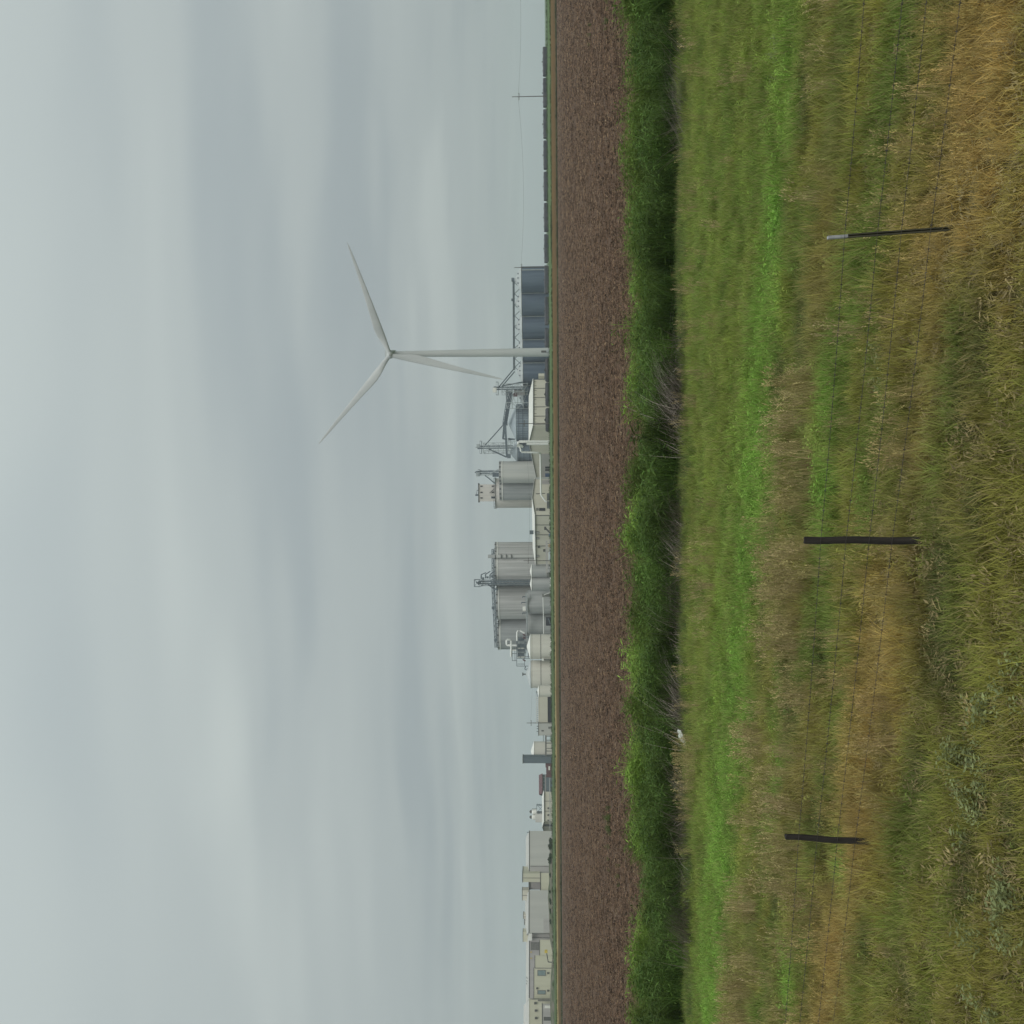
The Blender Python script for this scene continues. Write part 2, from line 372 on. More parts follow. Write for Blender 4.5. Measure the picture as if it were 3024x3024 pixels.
for ang in (19.3, 139.4, 257.6):
    a = R_(ang); e = (rx * math.cos(a) + ux * math.sin(a))
    if e.x * math.cos(a) < 0: e = (-rx * math.cos(a) + ux * math.sin(a))
    g = Vector((0, 0, 0)); tq = ax.cross(e).normalized()  # chordwise
    ccw = Vector((-math.sin(a), 0, math.cos(a)))
    if tq.dot(ccw) < 0: tq = -tq
    bl = MB(); rs = []
    for r_, le, te, th, tw in [(.015, -1.05, 1.05, 2.0, 0), (.05, -1.05, 1.1, 1.9, 2), (.10, -1.12, 1.55, 1.5, 8), (.17, -1.2, 2.5, 1.1, 13), (.24, -1.2, 2.95, .9, 13), (.33, -1.15, 2.6, .75, 11), (.45, -1.05, 2.0, .6, 9), (.6, -.9, 1.4, .45, 6), (.75, -.75, .95, .32, 4), (.88, -.55, .6, .22, 2), (.96, -.36, .34, .12, 1), (1.0, -.06, .04, .04, 0)]:
        ct = math.cos(R_(tw)); stw = math.sin(R_(tw)); cxd = tq * ct + ax * stw; thd = ax * ct - tq * stw
        pb_ = hub_c + e * (RB * r_) + ax * (1.6 * r_ * r_)
        n_ = 14; rr = []
        for i in range(n_):
            w = 2 * math.pi * i / n_; u_ = (math.cos(w) + 1) / 2; rr.append(pb_ + cxd * (le + (te - le) * u_) + thd * (math.sin(w) * th / 2 * (1 - .55 * u_ * min(1, r_ * 6))))
        rs.append(rr)
    bl.add([v for q in rs for v in q], [(k * n_ + i, k * n_ + (i + 1) % n_, (k + 1) * n_ + (i + 1) % n_, (k + 1) * n_ + i) for k in range(len(rs) - 1) for i in range(n_)], True)
    bl.add(rs[-1], [tuple(range(n_))]); bl.build('blade', 'turbine', t)

# ------------------------------------------------------------------ generic plant builders
def xy(y, Y): p = W(1620, y, Y); return (p.x, p.y)
def height(x, y, Y): return W(x, y, Y).z
def tank(name, label, cat, y0, y1, xe, Y, rise, wall, roof, group=None, rings=(), eave=.25, n=40, vents=0):
    yc = (y0 + y1) / 2; c = xy(yc, Y); r = (y1 - y0) / 2 * S(Y); ze = height(xe, yc, Y)
    o = thing(name, label, cat, (c[0], c[1], ZG), group)
    MB().lathe(c[0], c[1], [(r, ZG), (r, ze)], n).build('wall', wall, o)
    rf = MB().lathe(c[0], c[1], [(r + eave, ze + .02), (r + eave, ze + .3), (r * .08, ze + .3 + rise), (.01, ze + .35 + rise)], n).build('roof', roof, o)
    for z in rings: MB().lathe(c[0], c[1], [(r + .02, z - .18), (r + .12, z - .15), (r + .12, z + .15), (r + .02, z + .18)], n, False).build('ring_band', 'gutter', o)
    for k in range(vents):
        a = -math.pi / 2 + (k - (vents - 1) / 2) * .62; q = .62; vx, vy = c[0] + r * q * math.cos(a), c[1] + r * q * math.sin(a); vz = ze + .3 + rise * (1 - q) * 1.02
        MB().box(vx - .3, vx + .3, vy - .3, vy + .3, vz - .2, vz + .6).add([(vx - .45, vy - .45, vz + .6), (vx + .45, vy - .45, vz + .6), (vx + .45, vy + .45, vz + .6), (vx - .45, vy + .45, vz + .6), (vx, vy, vz + .95)], [(0, 1, 4), (1, 2, 4), (2, 3, 4), (3, 0, 4), (3, 2, 1, 0)]).build('roof_vent', 'steel', rf)
    o['r'] = r; o['ze'] = ze; o['cx'] = c[0]; o['cy'] = c[1]; return o
def outward(A, B):
    d = Vector((B[0] - A[0], B[1] - A[1], 0)).normalized(); n_ = Vector((d.y, -d.x, 0))
    mid = Vector(((A[0] + B[0]) / 2, (A[1] + B[1]) / 2, 0))
    return d, (n_ if n_.dot(-mid) > 0 else -n_)
def on_wall(parent, name, A, B, x0, x1, y0, y1, mat, proud=.15, zmin=None, frame=None):
    P, Q = hit(A, B, x0, y0), hit(A, B, x1, y1); d, nn_ = outward(A, B)
    z1, z0 = max(P.z, Q.z), min(P.z, Q.z)
    if zmin is not None: z0 = zmin
    c = Vector(((P.x + Q.x) / 2, (P.y + Q.y) / 2, (z0 + z1) / 2)); w = math.hypot(Q.x - P.x, Q.y - P.y) / 2
    o = MB().obox(c + nn_ * (proud / 2 + .01), d * w, nn_ * (proud / 2), (0, 0, (z1 - z0) / 2)).build(name, mat, parent)
    if frame:
        f = MB()
        for sx in (-1, 1): f.obox(c + d * (sx * (w + .1)) + nn_ * .14, d * .1, nn_ * .12, (0, 0, (z1 - z0) / 2 + .2))
        for sz in (-1, 1): f.obox(c + Vector((0, 0, sz * ((z1 - z0) / 2 + .1))) + nn_ * .14, d * w, nn_ * .12, (0, 0, .1))
        f.build('frame', frame, o)
    return o
def downspouts(parent, A, B, ys, xt, w=.32):
    for y in ys:
        P = hit(A, B, xt, y); d, nn_ = outward(A, B)
        MB().obox(Vector((P.x, P.y, (P.z + ZG) / 2)) + nn_ * .16, d * (w / 2), nn_ * .14, (0, 0, (P.z - ZG) / 2)).build('downspout', 'gutter', parent)
def gable(name, label, A, B, C, ze, zr, tr=.5, ze2=None, wall='beige', roof='roofwhite', endwall=None, over=.5):
    """A-B is the long eaves side, B-C the gable end; all plan points"""
    ze2 = ze if ze2 is None else ze2; A, B, C = (Vector((p[0], p[1], 0)) for p in (A, B, C)); D = A + C - B
    o = thing(name, label, 'building', (B.x, B.y, ZG)); R1 = B + (C - B) * tr; R2 = A + (D - A) * tr
    at = lambda p, z: (p.x, p.y, z)
    mb = MB()
    vs = [at(A, ZG), at(B, ZG), at(C, ZG), at(D, ZG), at(A, ze), at(B, ze), at(C, ze2), at(D, ze2), at(R1, zr), at(R2, zr)]
    fs = [(0, 1, 5, 4), (2, 3, 7, 6), (3, 0, 4, 9, 7), (0, 3, 2, 1), (4, 5, 8, 9), (9, 8, 6, 7)]
    mb.add(vs, fs); mb.build('wall', wall, o)
    MB().add([vs[1], vs[2], vs[6], vs[8], vs[5]], [(0, 1, 2, 3, 4)]).build('gable_wall', endwall or wall, o)
    e = (B - A).normalized() * over; rfm = MB()
    for (P0, P1, za), (Q0, Q1, zb) in ((((A, B, ze)), (R2, R1, zr)), ((D, C, ze2), (R2, R1, zr))):
        sl_ = (P0 - Q0); L = sl_.length; k = over / L; oz = (za - zb) * k
        a0, a1 = P0 + sl_ * k - e, P1 + sl_ * k + e; b0, b1 = Q0 - e, Q1 + e
        low = [at(a0, za + oz + .03), at(a1, za + oz + .03), at(b1, zb + .03), at(b0, zb + .03)]; hi = [(x_, y_, z_ + .3) for x_, y_, z_ in low]
        rfm.add(low + hi, [(0, 3, 2, 1), (4, 5, 6, 7), (0, 1, 5, 4), (1, 2, 6, 5), (2, 3, 7, 6), (3, 0, 4, 7)])
    rf = rfm.build('roof', roof, o)
    d, nn_ = outward(A, B)
    MB().beam(Vector(at(A, ze - .12)) + nn_ * (over + .1), Vector(at(B, ze - .12)) + nn_ * (over + .1), .22, .3).build('gutter', 'trim', rf)
    tr_ = MB(); d2, n2_ = outward(B, C)
    tr_.beam(Vector(at(B, ze - .05)) + n2_ * (over * .9), Vector(at(R1, zr - .05)) + n2_ * (over * .9), .2, .35)
    tr_.beam(Vector(at(R1, zr - .05)) + n2_ * (over * .9), Vector(at(C, ze2 - .05)) + n2_ * (over * .9), .2, .35)
    tr_.build('rake_trim', 'trim', rf)
    return o
def block(name, label, y0, y1, xt, Y, depth, wall, z0=ZG, Y1=None, coping='trim', ridge=0):
    Y1 = Y1 or Y; A, B = xy(y0, Y), xy(y1, Y1); d, nn_ = outward(A, B); zt_ = height(xt, (y0 + y1) / 2, (Y + Y1) / 2)
    c = Vector(((A[0] + B[0]) / 2, (A[1] + B[1]) / 2, 0)) - nn_ * (depth / 2); w = math.hypot(B[0] - A[0], B[1] - A[1]) / 2
    o = thing(name, label, 'building', (c.x, c.y, z0))
    MB().obox((c.x, c.y, (z0 + zt_) / 2), d * w, nn_ * (depth / 2), (0, 0, (zt_ - z0) / 2)).build('wall', wall, o)
    rf = MB().obox((c.x, c.y, zt_ + .2), d * (w + .2), nn_ * (depth / 2 + .2), (0, 0, .18)).build('coping', coping, o)
    if ridge:
        f0 = c + nn_ * (depth / 2 - 1); r0 = c; b0 = c - nn_ * (depth / 2 - 1); z = zt_ + .39; e = d * (w - .5)
        vs = [(*(p + s_ * e)[:2], zz) for p, zz in ((f0, z), (r0, z + ridge), (b0, z)) for s_ in (-1, 1)]
        MB().add(vs, [(0, 1, 3, 2), (2, 3, 5, 4), (0, 2, 4), (1, 5, 3), (0, 4, 5, 1)]).build('roof', 'greywall', o)
    return o, A, B, zt_

# ------------------------------------------------------------------ dark corrugated bins in a row
dk = []
for k, (yc, xe) in enumerate([(825, 1540.5), (893, 1541.6), (961, 1543), (1029, 1544.3), (1097, 1545.4), (1163, 1546.4)]):
    Y = 640 + 8 * k
    lab = ['dark blue steel grain bin at the outer end of the row by the railcars', 'second dark blue steel grain bin from the outer end of the row',
           'third dark blue steel grain bin, at the middle of the overhead conveyor', 'dark blue steel grain bin right behind the wind turbine tower',
           'dark blue steel grain bin under the foot of the twin spouts', 'dark blue steel grain bin half hidden by the white-roofed shed'][k]
    o = tank('grain_bin', lab, 'grain bin', yc - 38.5, yc + 38.5, xe, Y, 3.7, 'dark_steel', 'bin_roof', 'dark bins in a row', vents=3)
    for z in np.arange(3.0, o['ze'] - .5, 2.2): pass
    a = -math.pi / 2 + .55; r = o['r']; lx, ly = o['cx'] + (r + .25) * math.cos(a), o['cy'] + (r + .25) * math.sin(a)
    MB().box(lx - .25, lx + .25, ly - .2, ly + .2, ZG, o['ze'] + .4).build('ladder', 'light_steel', o)
    dk.append(o)
# conveyor above them
a, b_ = W(1519, 826, 640), W(1520.5, 1092, 672)
o = thing('overhead_conveyor', 'long thin catwalk conveyor running above the dark bins', 'conveyor', (a.x, a.y, a.z - 4.5))
truss(MB(), a, b_, 1.4, 1.0, 26, .28).build('catwalk', 'steel', o)
MB().beam(a + Vector((0, 0, .5)), b_ + Vector((0, 0, .5)), .7, .8).build('conveyor_casing', 'light_steel', o)
for k, q in enumerate((.03, .15, .27, .39, .51, .63, .75, .87, .97)):
    p = a + (b_ - a) * q; s_ = MB()
    for dx in (-2.6, 2.6): s_.beam((p.x, p.y, p.z), (p.x + dx * 1.4, p.y, p.z - 3.9), .34)
    s_.build('support_leg', 'steel', o)
MB().obox(a + Vector((0, 0, .9)), (1.0, 0, 0), (0, 1.0, 0), (0, 0, .9)).build('drive_box', 'steel', o)
mid = a + (b_ - a) * .26
MB().obox(a + (b_ - a) * .215 + Vector((0, 0, 1.4)), (.7, 0, 0), (0, .7, 0), (0, 0, .6)).build('drive_box', 'steel', o)

# ------------------------------------------------------------------ pale blue bins with braced walls
def pale(label, y0, y1, xe, xa, Y):
    rise = (xe - xa) * S(Y)
    o = tank('braced_grain_bin', label, 'grain bin', y0, y1, xe, Y, rise, 'pale_bin', 'pale_bin_roof', 'pale braced bins', n=48)
    r, ze, cx_, cy_ = o['r'], o['ze'], o['cx'], o['cy']; s_ = MB()
    for k in range(44):
        w = 2 * math.pi * k / 44; p = (cx_ + (r + .16) * math.cos(w), cy_ + (r + .16) * math.sin(w)); s_.beam((*p, ZG), (*p, ze), .24)
    s_.build('wall_stiffeners', 'stiffener', o)
    for z in (ze - 1.5, ze - 4.2, ze - 8.0): MB().lathe(cx_, cy_, [(r + .05, z - .2), (r + .36, z - .18), (r + .36, z + .18), (r + .05, z + .2)], 48, False).build('wind_ring', 'stiffener', o)
    return o
pale('wide pale blue braced grain bin with steep cone roof behind the shed', 1194, 1301, 1526, 1503, 690)
pale('narrow pale blue braced grain bin beside the concrete silos', 1303, 1364, 1529, 1506, 700)

# ------------------------------------------------------------------ elevator legs, bridges and spouts
def leg(label, y, xt, Y, w, xb, mat='steel', lat='light_steel', latx=None, boxw=1.2):
    p = W(xt, y, Y); zb = height(xb, y, Y); o = thing('bucket_elevator', label, 'elevator tower', (p.x, p.y, zb))
    cs = MB()
    for dx in (-.65, .65): cs.box(p.x + dx - .38, p.x + dx + .38, p.y - .5, p.y + .5, zb, p.z - 2.0)
    cs.build('leg_casing', mat, o)
    lattice(MB(), p.x - w * .1, p.y + 1.2, w, zb, (height(latx, y, Y) if latx else p.z - 3), 3.2, .26).build('lattice_frame', lat, o)
    MB().box(p.x - boxw, p.x + boxw, p.y - .9, p.y + .9, p.z - 2.0, p.z - .3).add([(p.x - boxw * .6, p.y - .7, p.z - .3), (p.x + boxw * .6, p.y - .7, p.z - .3), (p.x + boxw * .6, p.y + .7, p.z - .3), (p.x - boxw * .6, p.y + .7, p.z - .3), (p.x - boxw * .3, p.y, p.z + .5), (p.x + boxw * .3, p.y, p.z + .5)], [(0, 1, 5, 4), (1, 2, 5), (2, 3, 4, 5), (3, 0, 4)]).build('head_box', mat, o)
    pl = MB().box(p.x - w * .75, p.x + w * .75, p.y - 1.6, p.y + 2.6, p.z - 3.2, p.z - 3.0)
    for sx in (-1, 1):
        pl.beam((p.x + sx * w * .75, p.y - 1.6, p.z - 1.9), (p.x + sx * w * .75, p.y + 2.6, p.z - 1.9), .15)
        for yy in (-1.6, 2.6): pl.beam((p.x + sx * w * .75, p.y + yy, p.z - 3.0), (p.x + sx * w * .75, p.y + yy, p.z - 1.9), .15)
    pl.beam((p.x - w * .75, p.y - 1.6, p.z - 1.9), (p.x + w * .75, p.y - 1.6, p.z - 1.9), .15); pl.build('service_platform', mat, o)
    return o
def spout(o, pts, Y, r, mat='steel', name='spout'):
    return MB().tube([W(x, y, Y) for x, y in pts], r, 8).build(name, mat, o)
o = leg('elevator tower over the dark bins with pale motor hood and twin spouts', 1147, 1457, 664, 5.5, 1560, latx=1482)
spout(o, [(1474, 1142), (1516, 1091)], 664, .38); spout(o, [(1479, 1145), (1520, 1097)], 664, .38); spout(o, [(1485, 1139), (1546, 1128)], 664, .45)
MB().obox(W(1461, 1152, 664), (1.5, 0, 0), (0, 1, 0), (0, 0, 1.3)).build('motor_hood', 'roofwhite', o)
c = W(1500, 1162, 668)
fr = lattice(MB(), c.x - 3.5, 668, 9.5, height(1562, 1170, 668), height(1496, 1170, 668), 3.4, .3); fr.build('transfer_frame', 'light_steel', o)
MB().obox(W(1534, 1158, 668), (2.0, 0, 0), (0, 1.5, 0), (0, 0, 3.5)).build('machine_casing', 'shadewall', o)
MB().obox(W(1522, 1166, 667), (1.1, 0, 0), (0, 1, 0), (0, 0, 1.3)).build('hopper', 'maroon', o)
fr = MB()
for y in (1154, 1159, 1185): fr.beam(W(1494, y, 666), W(1512, y + (2 if y < 1170 else 0), 666), .7)
fr.beam(W(1495, 1153, 666), W(1496, 1186, 666), .7); fr.beam(W(1511, 1153, 666), W(1510, 1182, 666), .7); fr.beam(W(1496, 1186, 666), W(1509, 1166, 666), .5); fr.build('transfer_head', 'steel', o)
o = thing('bridge_conveyor', 'thick slate blue bridge conveyor rising to the cone of the wide pale bin', 'conveyor', W(1512, 1180, 672))
p, q = W(1507, 1160, 670), W(1492, 1250, 684)
MB().beam(p, q, 2.2, 2.0).build('gallery', 'steel', o); truss(MB(), p - Vector((0, 0, 1.1)), q - Vector((0, 0, 1.1)), 2.8, 2.8, 12, .25).build('bridge_truss', 'stiffener', o)
p2 = W(1497, 1350, 690); MB().beam(q, p2, 1.3, 1.3).build('level_gallery', 'steel', o)
p3 = W(1486, 1296, 688); MB().beam(q + Vector((0, 0, .6)), p3, 1.5, 1.4).build('branch_gallery', 'steel', o)
MB().beam(p3, W(1498, 1297, 688), .9).build('chute', 'steel', o)
MB().tube([W(1501, 1297, 688), W(1521, 1297, 688)], .9, 10, .35).build('discharge_cone', 'steel', o)
MB().obox(W(1492, 1251, 685), (1.2, 0, 0), (0, 1.2, 0), (0, 0, 1.5)).build('junction_box', 'steel', o)
fr = MB()
for y in (1296, 1303, 1318): fr.beam(W(1498, y, 690), W(1530, y, 690), .25)
for x in (1508, 1519): fr.beam(W(x, 1296, 690), W(x, 1318, 690), .22)
fr.build('support_frame', 'light_steel', o)
MB().obox(W(1503, 1347, 690), (1.4, 0, 0), (0, 1, 0), (0, 0, 1.2)).build('junction_box', 'steel', o)
o = leg('tall elevator tower with caged ladder over the narrow pale bin', 1321, 1409, 694, 5.6, 1515, latx=1428)
spout(o, [(1432, 1315), (1461, 1283), (1492, 1248)], 694, .38); spout(o, [(1443, 1326), (1468, 1337), (1496, 1350)], 694, .5)
MB().beam(W(1402, 1321, 694), W(1412, 1321, 694), .3).build('mast', 'light_steel', o)
MB().obox(W(1413, 1317, 694), (1.2, 0, 0), (0, 1, 0), (0, 0, 1.2)).build('motor_hood', 'light_steel', o)

# ------------------------------------------------------------------ concrete silos with the white headhouse
o = tank('concrete_silo', 'tall whitewashed concrete silo carrying the headhouse', 'silo', 1411, 1499, 1465, 720, .3, 'concrete_pink', 'trim', eave=.6)
hA, hB = xy(1429, 712), xy(1479, 712); zb = height(1464, 1454, 712) + .45; zt_ = height(1414, 1454, 712)
hh = thing('headhouse', 'whitewashed headhouse with small dark windows on top of the silo', 'headhouse', ((hA[0] + hB[0]) / 2, 716, zb))
MB().box(hB[0], hA[0], 712, 721, zb, zt_).build('wall', 'concrete_pink', hh)
MB().box(hB[0] - .7, hA[0] + .9, 711.3, 721.7, zt_, zt_ + .4).build('roof', 'trim', hh)
for y in (1436, 1454, 1470.5):
    on_wall(hh, 'window', hB, hA, 1418.5, 1425.5, y - 2, y + 2, 'darkvoid', .1, frame='concrete_pink')
for y in (1436, 1454): on_wall(hh, 'window', hB, hA, 1452, 1459, y - 2, y + 2, 'darkvoid', .1, frame='concrete_pink')
on_wall(hh, 'door', hB, hA, 1451, 1463, 1466.5, 1471.5, 'darkvoid', .1, frame='light_steel')
on_wall(hh, 'buttress', hB, hA, 1416, 1463, 1459, 1461.5, 'concrete_pink', .5)
MB().tube([W(1414, 1448, 715), W(1408, 1448, 715), W(1407.5, 1450, 715), W(1407, 1458, 715), W(1408, 1461, 715), W(1414, 1461, 715)], .3).build('vent_pipe', 'light_steel', hh)
MB().obox(W(1409, 1462, 715), (.6, 0, 0), (0, .6, 0), (0, 0, 1.2)).build('vent_box', 'steel', hh)
MB().beam(W(1460, 1443, 711), W(1446, 1456, 711), .4).build('brace', 'trim', hh)
rl = MB()
for i in range(25):
    w = 2 * math.pi * i / 24; r = o['r'] + .3; P1 = (o['cx'] + r * math.cos(w), o['cy'] + r * math.sin(w)); w2 = w + 2 * math.pi / 24; P2 = (o['cx'] + r * math.cos(w2), o['cy'] + r * math.sin(w2))
    rl.beam((*P1, o['ze'] + .3), (*P1, o['ze'] + 1.4), .12); rl.beam((*P1, o['ze'] + 1.4), (*P2, o['ze'] + 1.4), .12)
rl.build('railing', 'trim', o)
def silo2(label, y0, y1, xt, Y, wall, xl, group):
    o = tank('concrete_silo', label, 'silo', y0, y1, xt, Y, .25, wall, 'tankgrey', group, eave=.35, n=48)
    z = height(xl, (y0 + y1) / 2, Y); r = o['r']
    MB().lathe(o['cx'], o['cy'], [(r + .02, z - .35), (r + .28, z - .3), (r + .28, z + .3), (r + .02, z + .35)], 48, False).build('roof_joint_band', 'tankroof', o)
    MB().lathe(o['cx'], o['cy'], [(r + .01, z + .5), (r + .1, z + .55), (r + .1, o['ze'] - .05)], 48, False).build('upper_wall_band', 'tankgrey', o)
    for k in range(5):
        a = -math.pi / 2 - .9 + k * .45; p = (o['cx'] + (r + .2) * math.cos(a), o['cy'] + (r + .2) * math.sin(a)); MB().box(p[0] - .5, p[0] + .5, p[1] - .3, p[1] + .3, z + .9, z + 1.9).build('vent_box', 'trim', o)
    return o
silo2('pale grey concrete silo standing nearest the narrow pale blue bin', 1361, 1426, 1476, 696, 'concrete_light', 1483.5, 'twin silos below the headhouse')
silo2('shade-tinted streaked concrete silo between its pale twin and the whitewashed one', 1411, 1476, 1477, 708, 'concrete_dark', 1484.5, 'twin silos below the headhouse')
o = leg('short elevator leg with grey motor hood beside the headhouse', 1395, 1404, 706, 2.6, 1476, boxw=.9)
spout(o, [(1432, 1404), (1443, 1412), (1464, 1430)], 706, .38); spout(o, [(1440, 1405), (1452, 1396), (1472, 1386)], 700, .35, 'light_steel')
MB().obox(W(1412, 1401, 706), (1.4, 0, 0), (0, 1, 0), (0, 0, 1.3)).build('motor_hood', 'light_steel', o)
MB().obox(W(1464, 1403, 704), (1.2, 0, 0), (0, 1.2, 0), (0, 0, 2.2)).build('machine_casing', 'steel', o)

# the big stained silo battery
for y0, y1, xt, Y, lab in ((1600, 1665, 1463.5, 735, 'stained concrete silo at the end of the battery, mostly hidden'), (1614, 1728, 1465, 712, 'broad stained concrete silo with stair brackets, right of the lattice leg'),
                           (1722, 1828, 1469, 720, 'broad stained concrete silo between the lattice leg and the darkest silo'), (1822, 1917, 1472.5, 730, 'darkest stained concrete silo at the far end of the battery')):
    silo2(lab.replace(', right of the lattice leg', ' beside the lattice leg'), y0, y1, xt, Y, 'concrete' if y0 < 1822 else 'concrete_dark', xt + 6, 'stained silo battery')
br = thing('stair_tower', 'narrow concrete stair shaft with brackets on the battery silo', 'stair shaft', W(1622, 1643, 698))
cxs = W(1500, 1643, 698); MB().box(cxs.x - .9, cxs.x + .9, 697.6, 699.6, ZG, height(1465, 1643, 698)).build('shaft', 'concrete_light', br)
for x in (1480, 1495, 1510): MB().obox(W(x, 1643, 697.3), (1.6, 0, 0), (0, .5, 0), (0, 0, .22)).build('bracket', 'trim', br)
MB().obox(W(1452, 1643, 700), (1.1, 0, 0), (0, 2.5, 0), (0, 0, 2.4)).build('stair_head', 'tankgrey', br)
o = thing('roof_gallery', 'low conveyor gallery along the tops of the stained silos', 'conveyor', W(1465, 1640, 708))
p, q, r3 = W(1459, 1622, 708), W(1460, 1718, 708), W(1470, 1912, 726)
truss(MB(), p, q, 1.5, 1.6, 14, .3).build('catwalk', 'steel', o); truss(MB(), q, r3, 1.6, 2.0, 24, .3).build('catwalk', 'steel', o)
MB().beam(p + Vector((0, 0, .5)), q + Vector((0, 0, .5)), .9).build('conveyor_casing', 'light_steel', o); MB().beam(q + Vector((0, 0, .6)), r3 + Vector((0, 0, .6)), .9).build('conveyor_casing', 'light_steel', o)
for y, x in ((1795, 1456), (1890, 1463)): MB().obox(W(x, y, 720), (.9, 0, 0), (0, .9, 0), (0, 0, .9)).build('drive_box', 'steel', o)
for q_ in np.linspace(0.05, .98, 9):
    pp = q + (r3 - q) * q_; MB().beam(pp, pp - Vector((0, 0, 2.2)), .4).build('stub_post', 'steel', o)
for q_ in np.linspace(0.05, .9, 5):
    pp = p + (q - p) * q_; MB().beam(pp, pp - Vector((0, 0, 2.2)), .4).build('stub_post', 'steel', o)
o = leg('slate blue lattice elevator leg rising in front of the stained silos', 1720, 1412, 698, 3.4, 1568, 'steel', 'steel', latx=1420)
hd = MB(); zz0, zz1 = height(1418, 1720, 698), height(1401, 1720, 698); pX = W(1410, 1722, 698).x
lattice(hd, pX, 698, 4.8, zz0, zz1, 6, .35, 0.1); hd.build('head_frame', 'steel', o)
MB().beam(W(1416, 1727, 697), W(1406, 1718, 697), .9).build('motor', 'steel', o)
for i, (x, y) in enumerate(((1421, 1697), (1434, 1696), (1447, 1697))):
    spout(o, [(x, y + 12), (x, y)], 698, .45); spout(o, [(x, y), (x + 14, y - 6 - 3 * i)], 698, .35); MB().obox(W(x + 6, 1708 - 3 * i, 698), (.7, 0, 0), (0, .7, 0), (0, 0, .7)).build('valve_box', 'steel', o)
spout(o, [(1440, 1725), (1458, 1738), (1470, 1742)], 698, .5)

# ------------------------------------------------------------------ sheds and process buildings
A, B, C = xy(1121, 640), xy(1256, 622), xy(1408, 655)
shed = gable('storage_shed', 'long beige shed with white roof standing behind the black tank cars', A, B, C, height(1574.5, 1256, 622), height(1562.5, 1301, 632), .31, height(1584, 1408, 655), endwall='beige')
downspouts(shed, A, B, (1147.5, 1174.5, 1202, 1229.5, 1254), 1576)
for y in (1127, 1139, 1153, 1165, 1180, 1193, 1208, 1221, 1237, 1246): on_wall(shed, 'eave_bracket', A, B, 1576.5, 1584, y, y + .9, 'gutter', .12)
on_wall(shed, 'shaded_lower_wall', B, C, 1596, 1630, 1340, 1407.5, 'shadewall', .5, zmin=ZG)  # darker skin paints the shaded lower zone of the end wall
for y0, y1 in ((1376, 1381.5), (1383.5, 1388.5)): on_wall(shed, 'door', B, C, 1610, 1630, y0, y1, 'darkvoid', .65, zmin=ZG, frame='trim')
on_wall(shed, 'door', B, C, 1610, 1630, 1396, 1406, 'blue', .65, zmin=ZG, frame='trim')
an = on_wall(shed, 'vent_box', A, B, 1590, 1608, 1112, 1119, 'beige', 3)
A, B, C = xy(1666, 648), xy(1520.5, 628), xy(1415, 655)
sh2 = gable('process_hall', 'beige hall with long white roof between the two silo groups', A, B, C, height(1580, 1520, 628), height(1572, 1472, 640), .46, height(1579.5, 1415, 655))
downspouts(sh2, A, B, (1550, 1579, 1612), 1582); downspouts(sh2, A, B, (1521.8,), 1581, .5)
for y in (1572, 1589, 1642): on_wall(sh2, 'louvre', A, B, 1582, 1591.5, y - 2.2, y + 2.2, 'shadewall', .12, frame='gutter')
for x, y in ((1591, 1614), (1607, 1625)): on_wall(sh2, 'exhaust_fan', A, B, x - 3, x + 3, y - 3, y + 3, 'trim', .5)
on_wall(sh2, 'door', B, C, 1593, 1609, 1501.5, 1508.5, 'darkvoid', .12, frame='trim'); on_wall(sh2, 'light_panel', B, C, 1583, 1590, 1501, 1508, 'gutter', .3)
MB().obox(W(1570, 1572, 634), (1.2, 0, 0), (0, 1.0, 0), (0, 0, 1.2)).build('roof_fan', 'steel', sh2)
MB().tube([W(1610, 1457, 634), W(1584, 1458.5, 634), W(1583, 1457, 634)], .25, 6).build('stack_pipe', 'trim', sh2)
on_wall(sh2, 'sliding_door', B, C, 1600, 1630, 1418, 1430, 'shadewall', .15, zmin=ZG)

# white process duct in front of the shed
o = thing('process_duct', 'white bent duct climbing beside the beige shed and running to the hall', 'duct', W(1621, 1304, 618))
MB().tube([W(1622, 1304, 618), W(1560, 1304, 618), W(1534, 1304, 618), W(1531, 1306, 618), W(1530, 1311, 618), W(1531, 1316, 618), W(1536, 1320, 618)], .78, 12).build('riser', 'whitepipe', o)
MB().tube([W(1555, 1311, 618), W(1619, 1311, 618)], .7, 12).build('return_pipe', 'whitepipe', o)
MB().tube([W(1527, 1315, 618), W(1540, 1317, 618), W(1545, 1321, 618)], 1.3, 12, .5).build('cyclone', 'whitepipe', o)
MB().tube([W(1536, 1320, 618), W(1538, 1332, 618), W(1541, 1335, 618), W(1569, 1336, 618), W(1590, 1337, 618), W(1595, 1339, 619), W(1596, 1345, 620), W(1596.5, 1400, 622), W(1597.5, 1461, 624), W(1611, 1481, 624), W(1622, 1483, 624)], .55, 10).build('long_pipe', 'whitepipe', o)

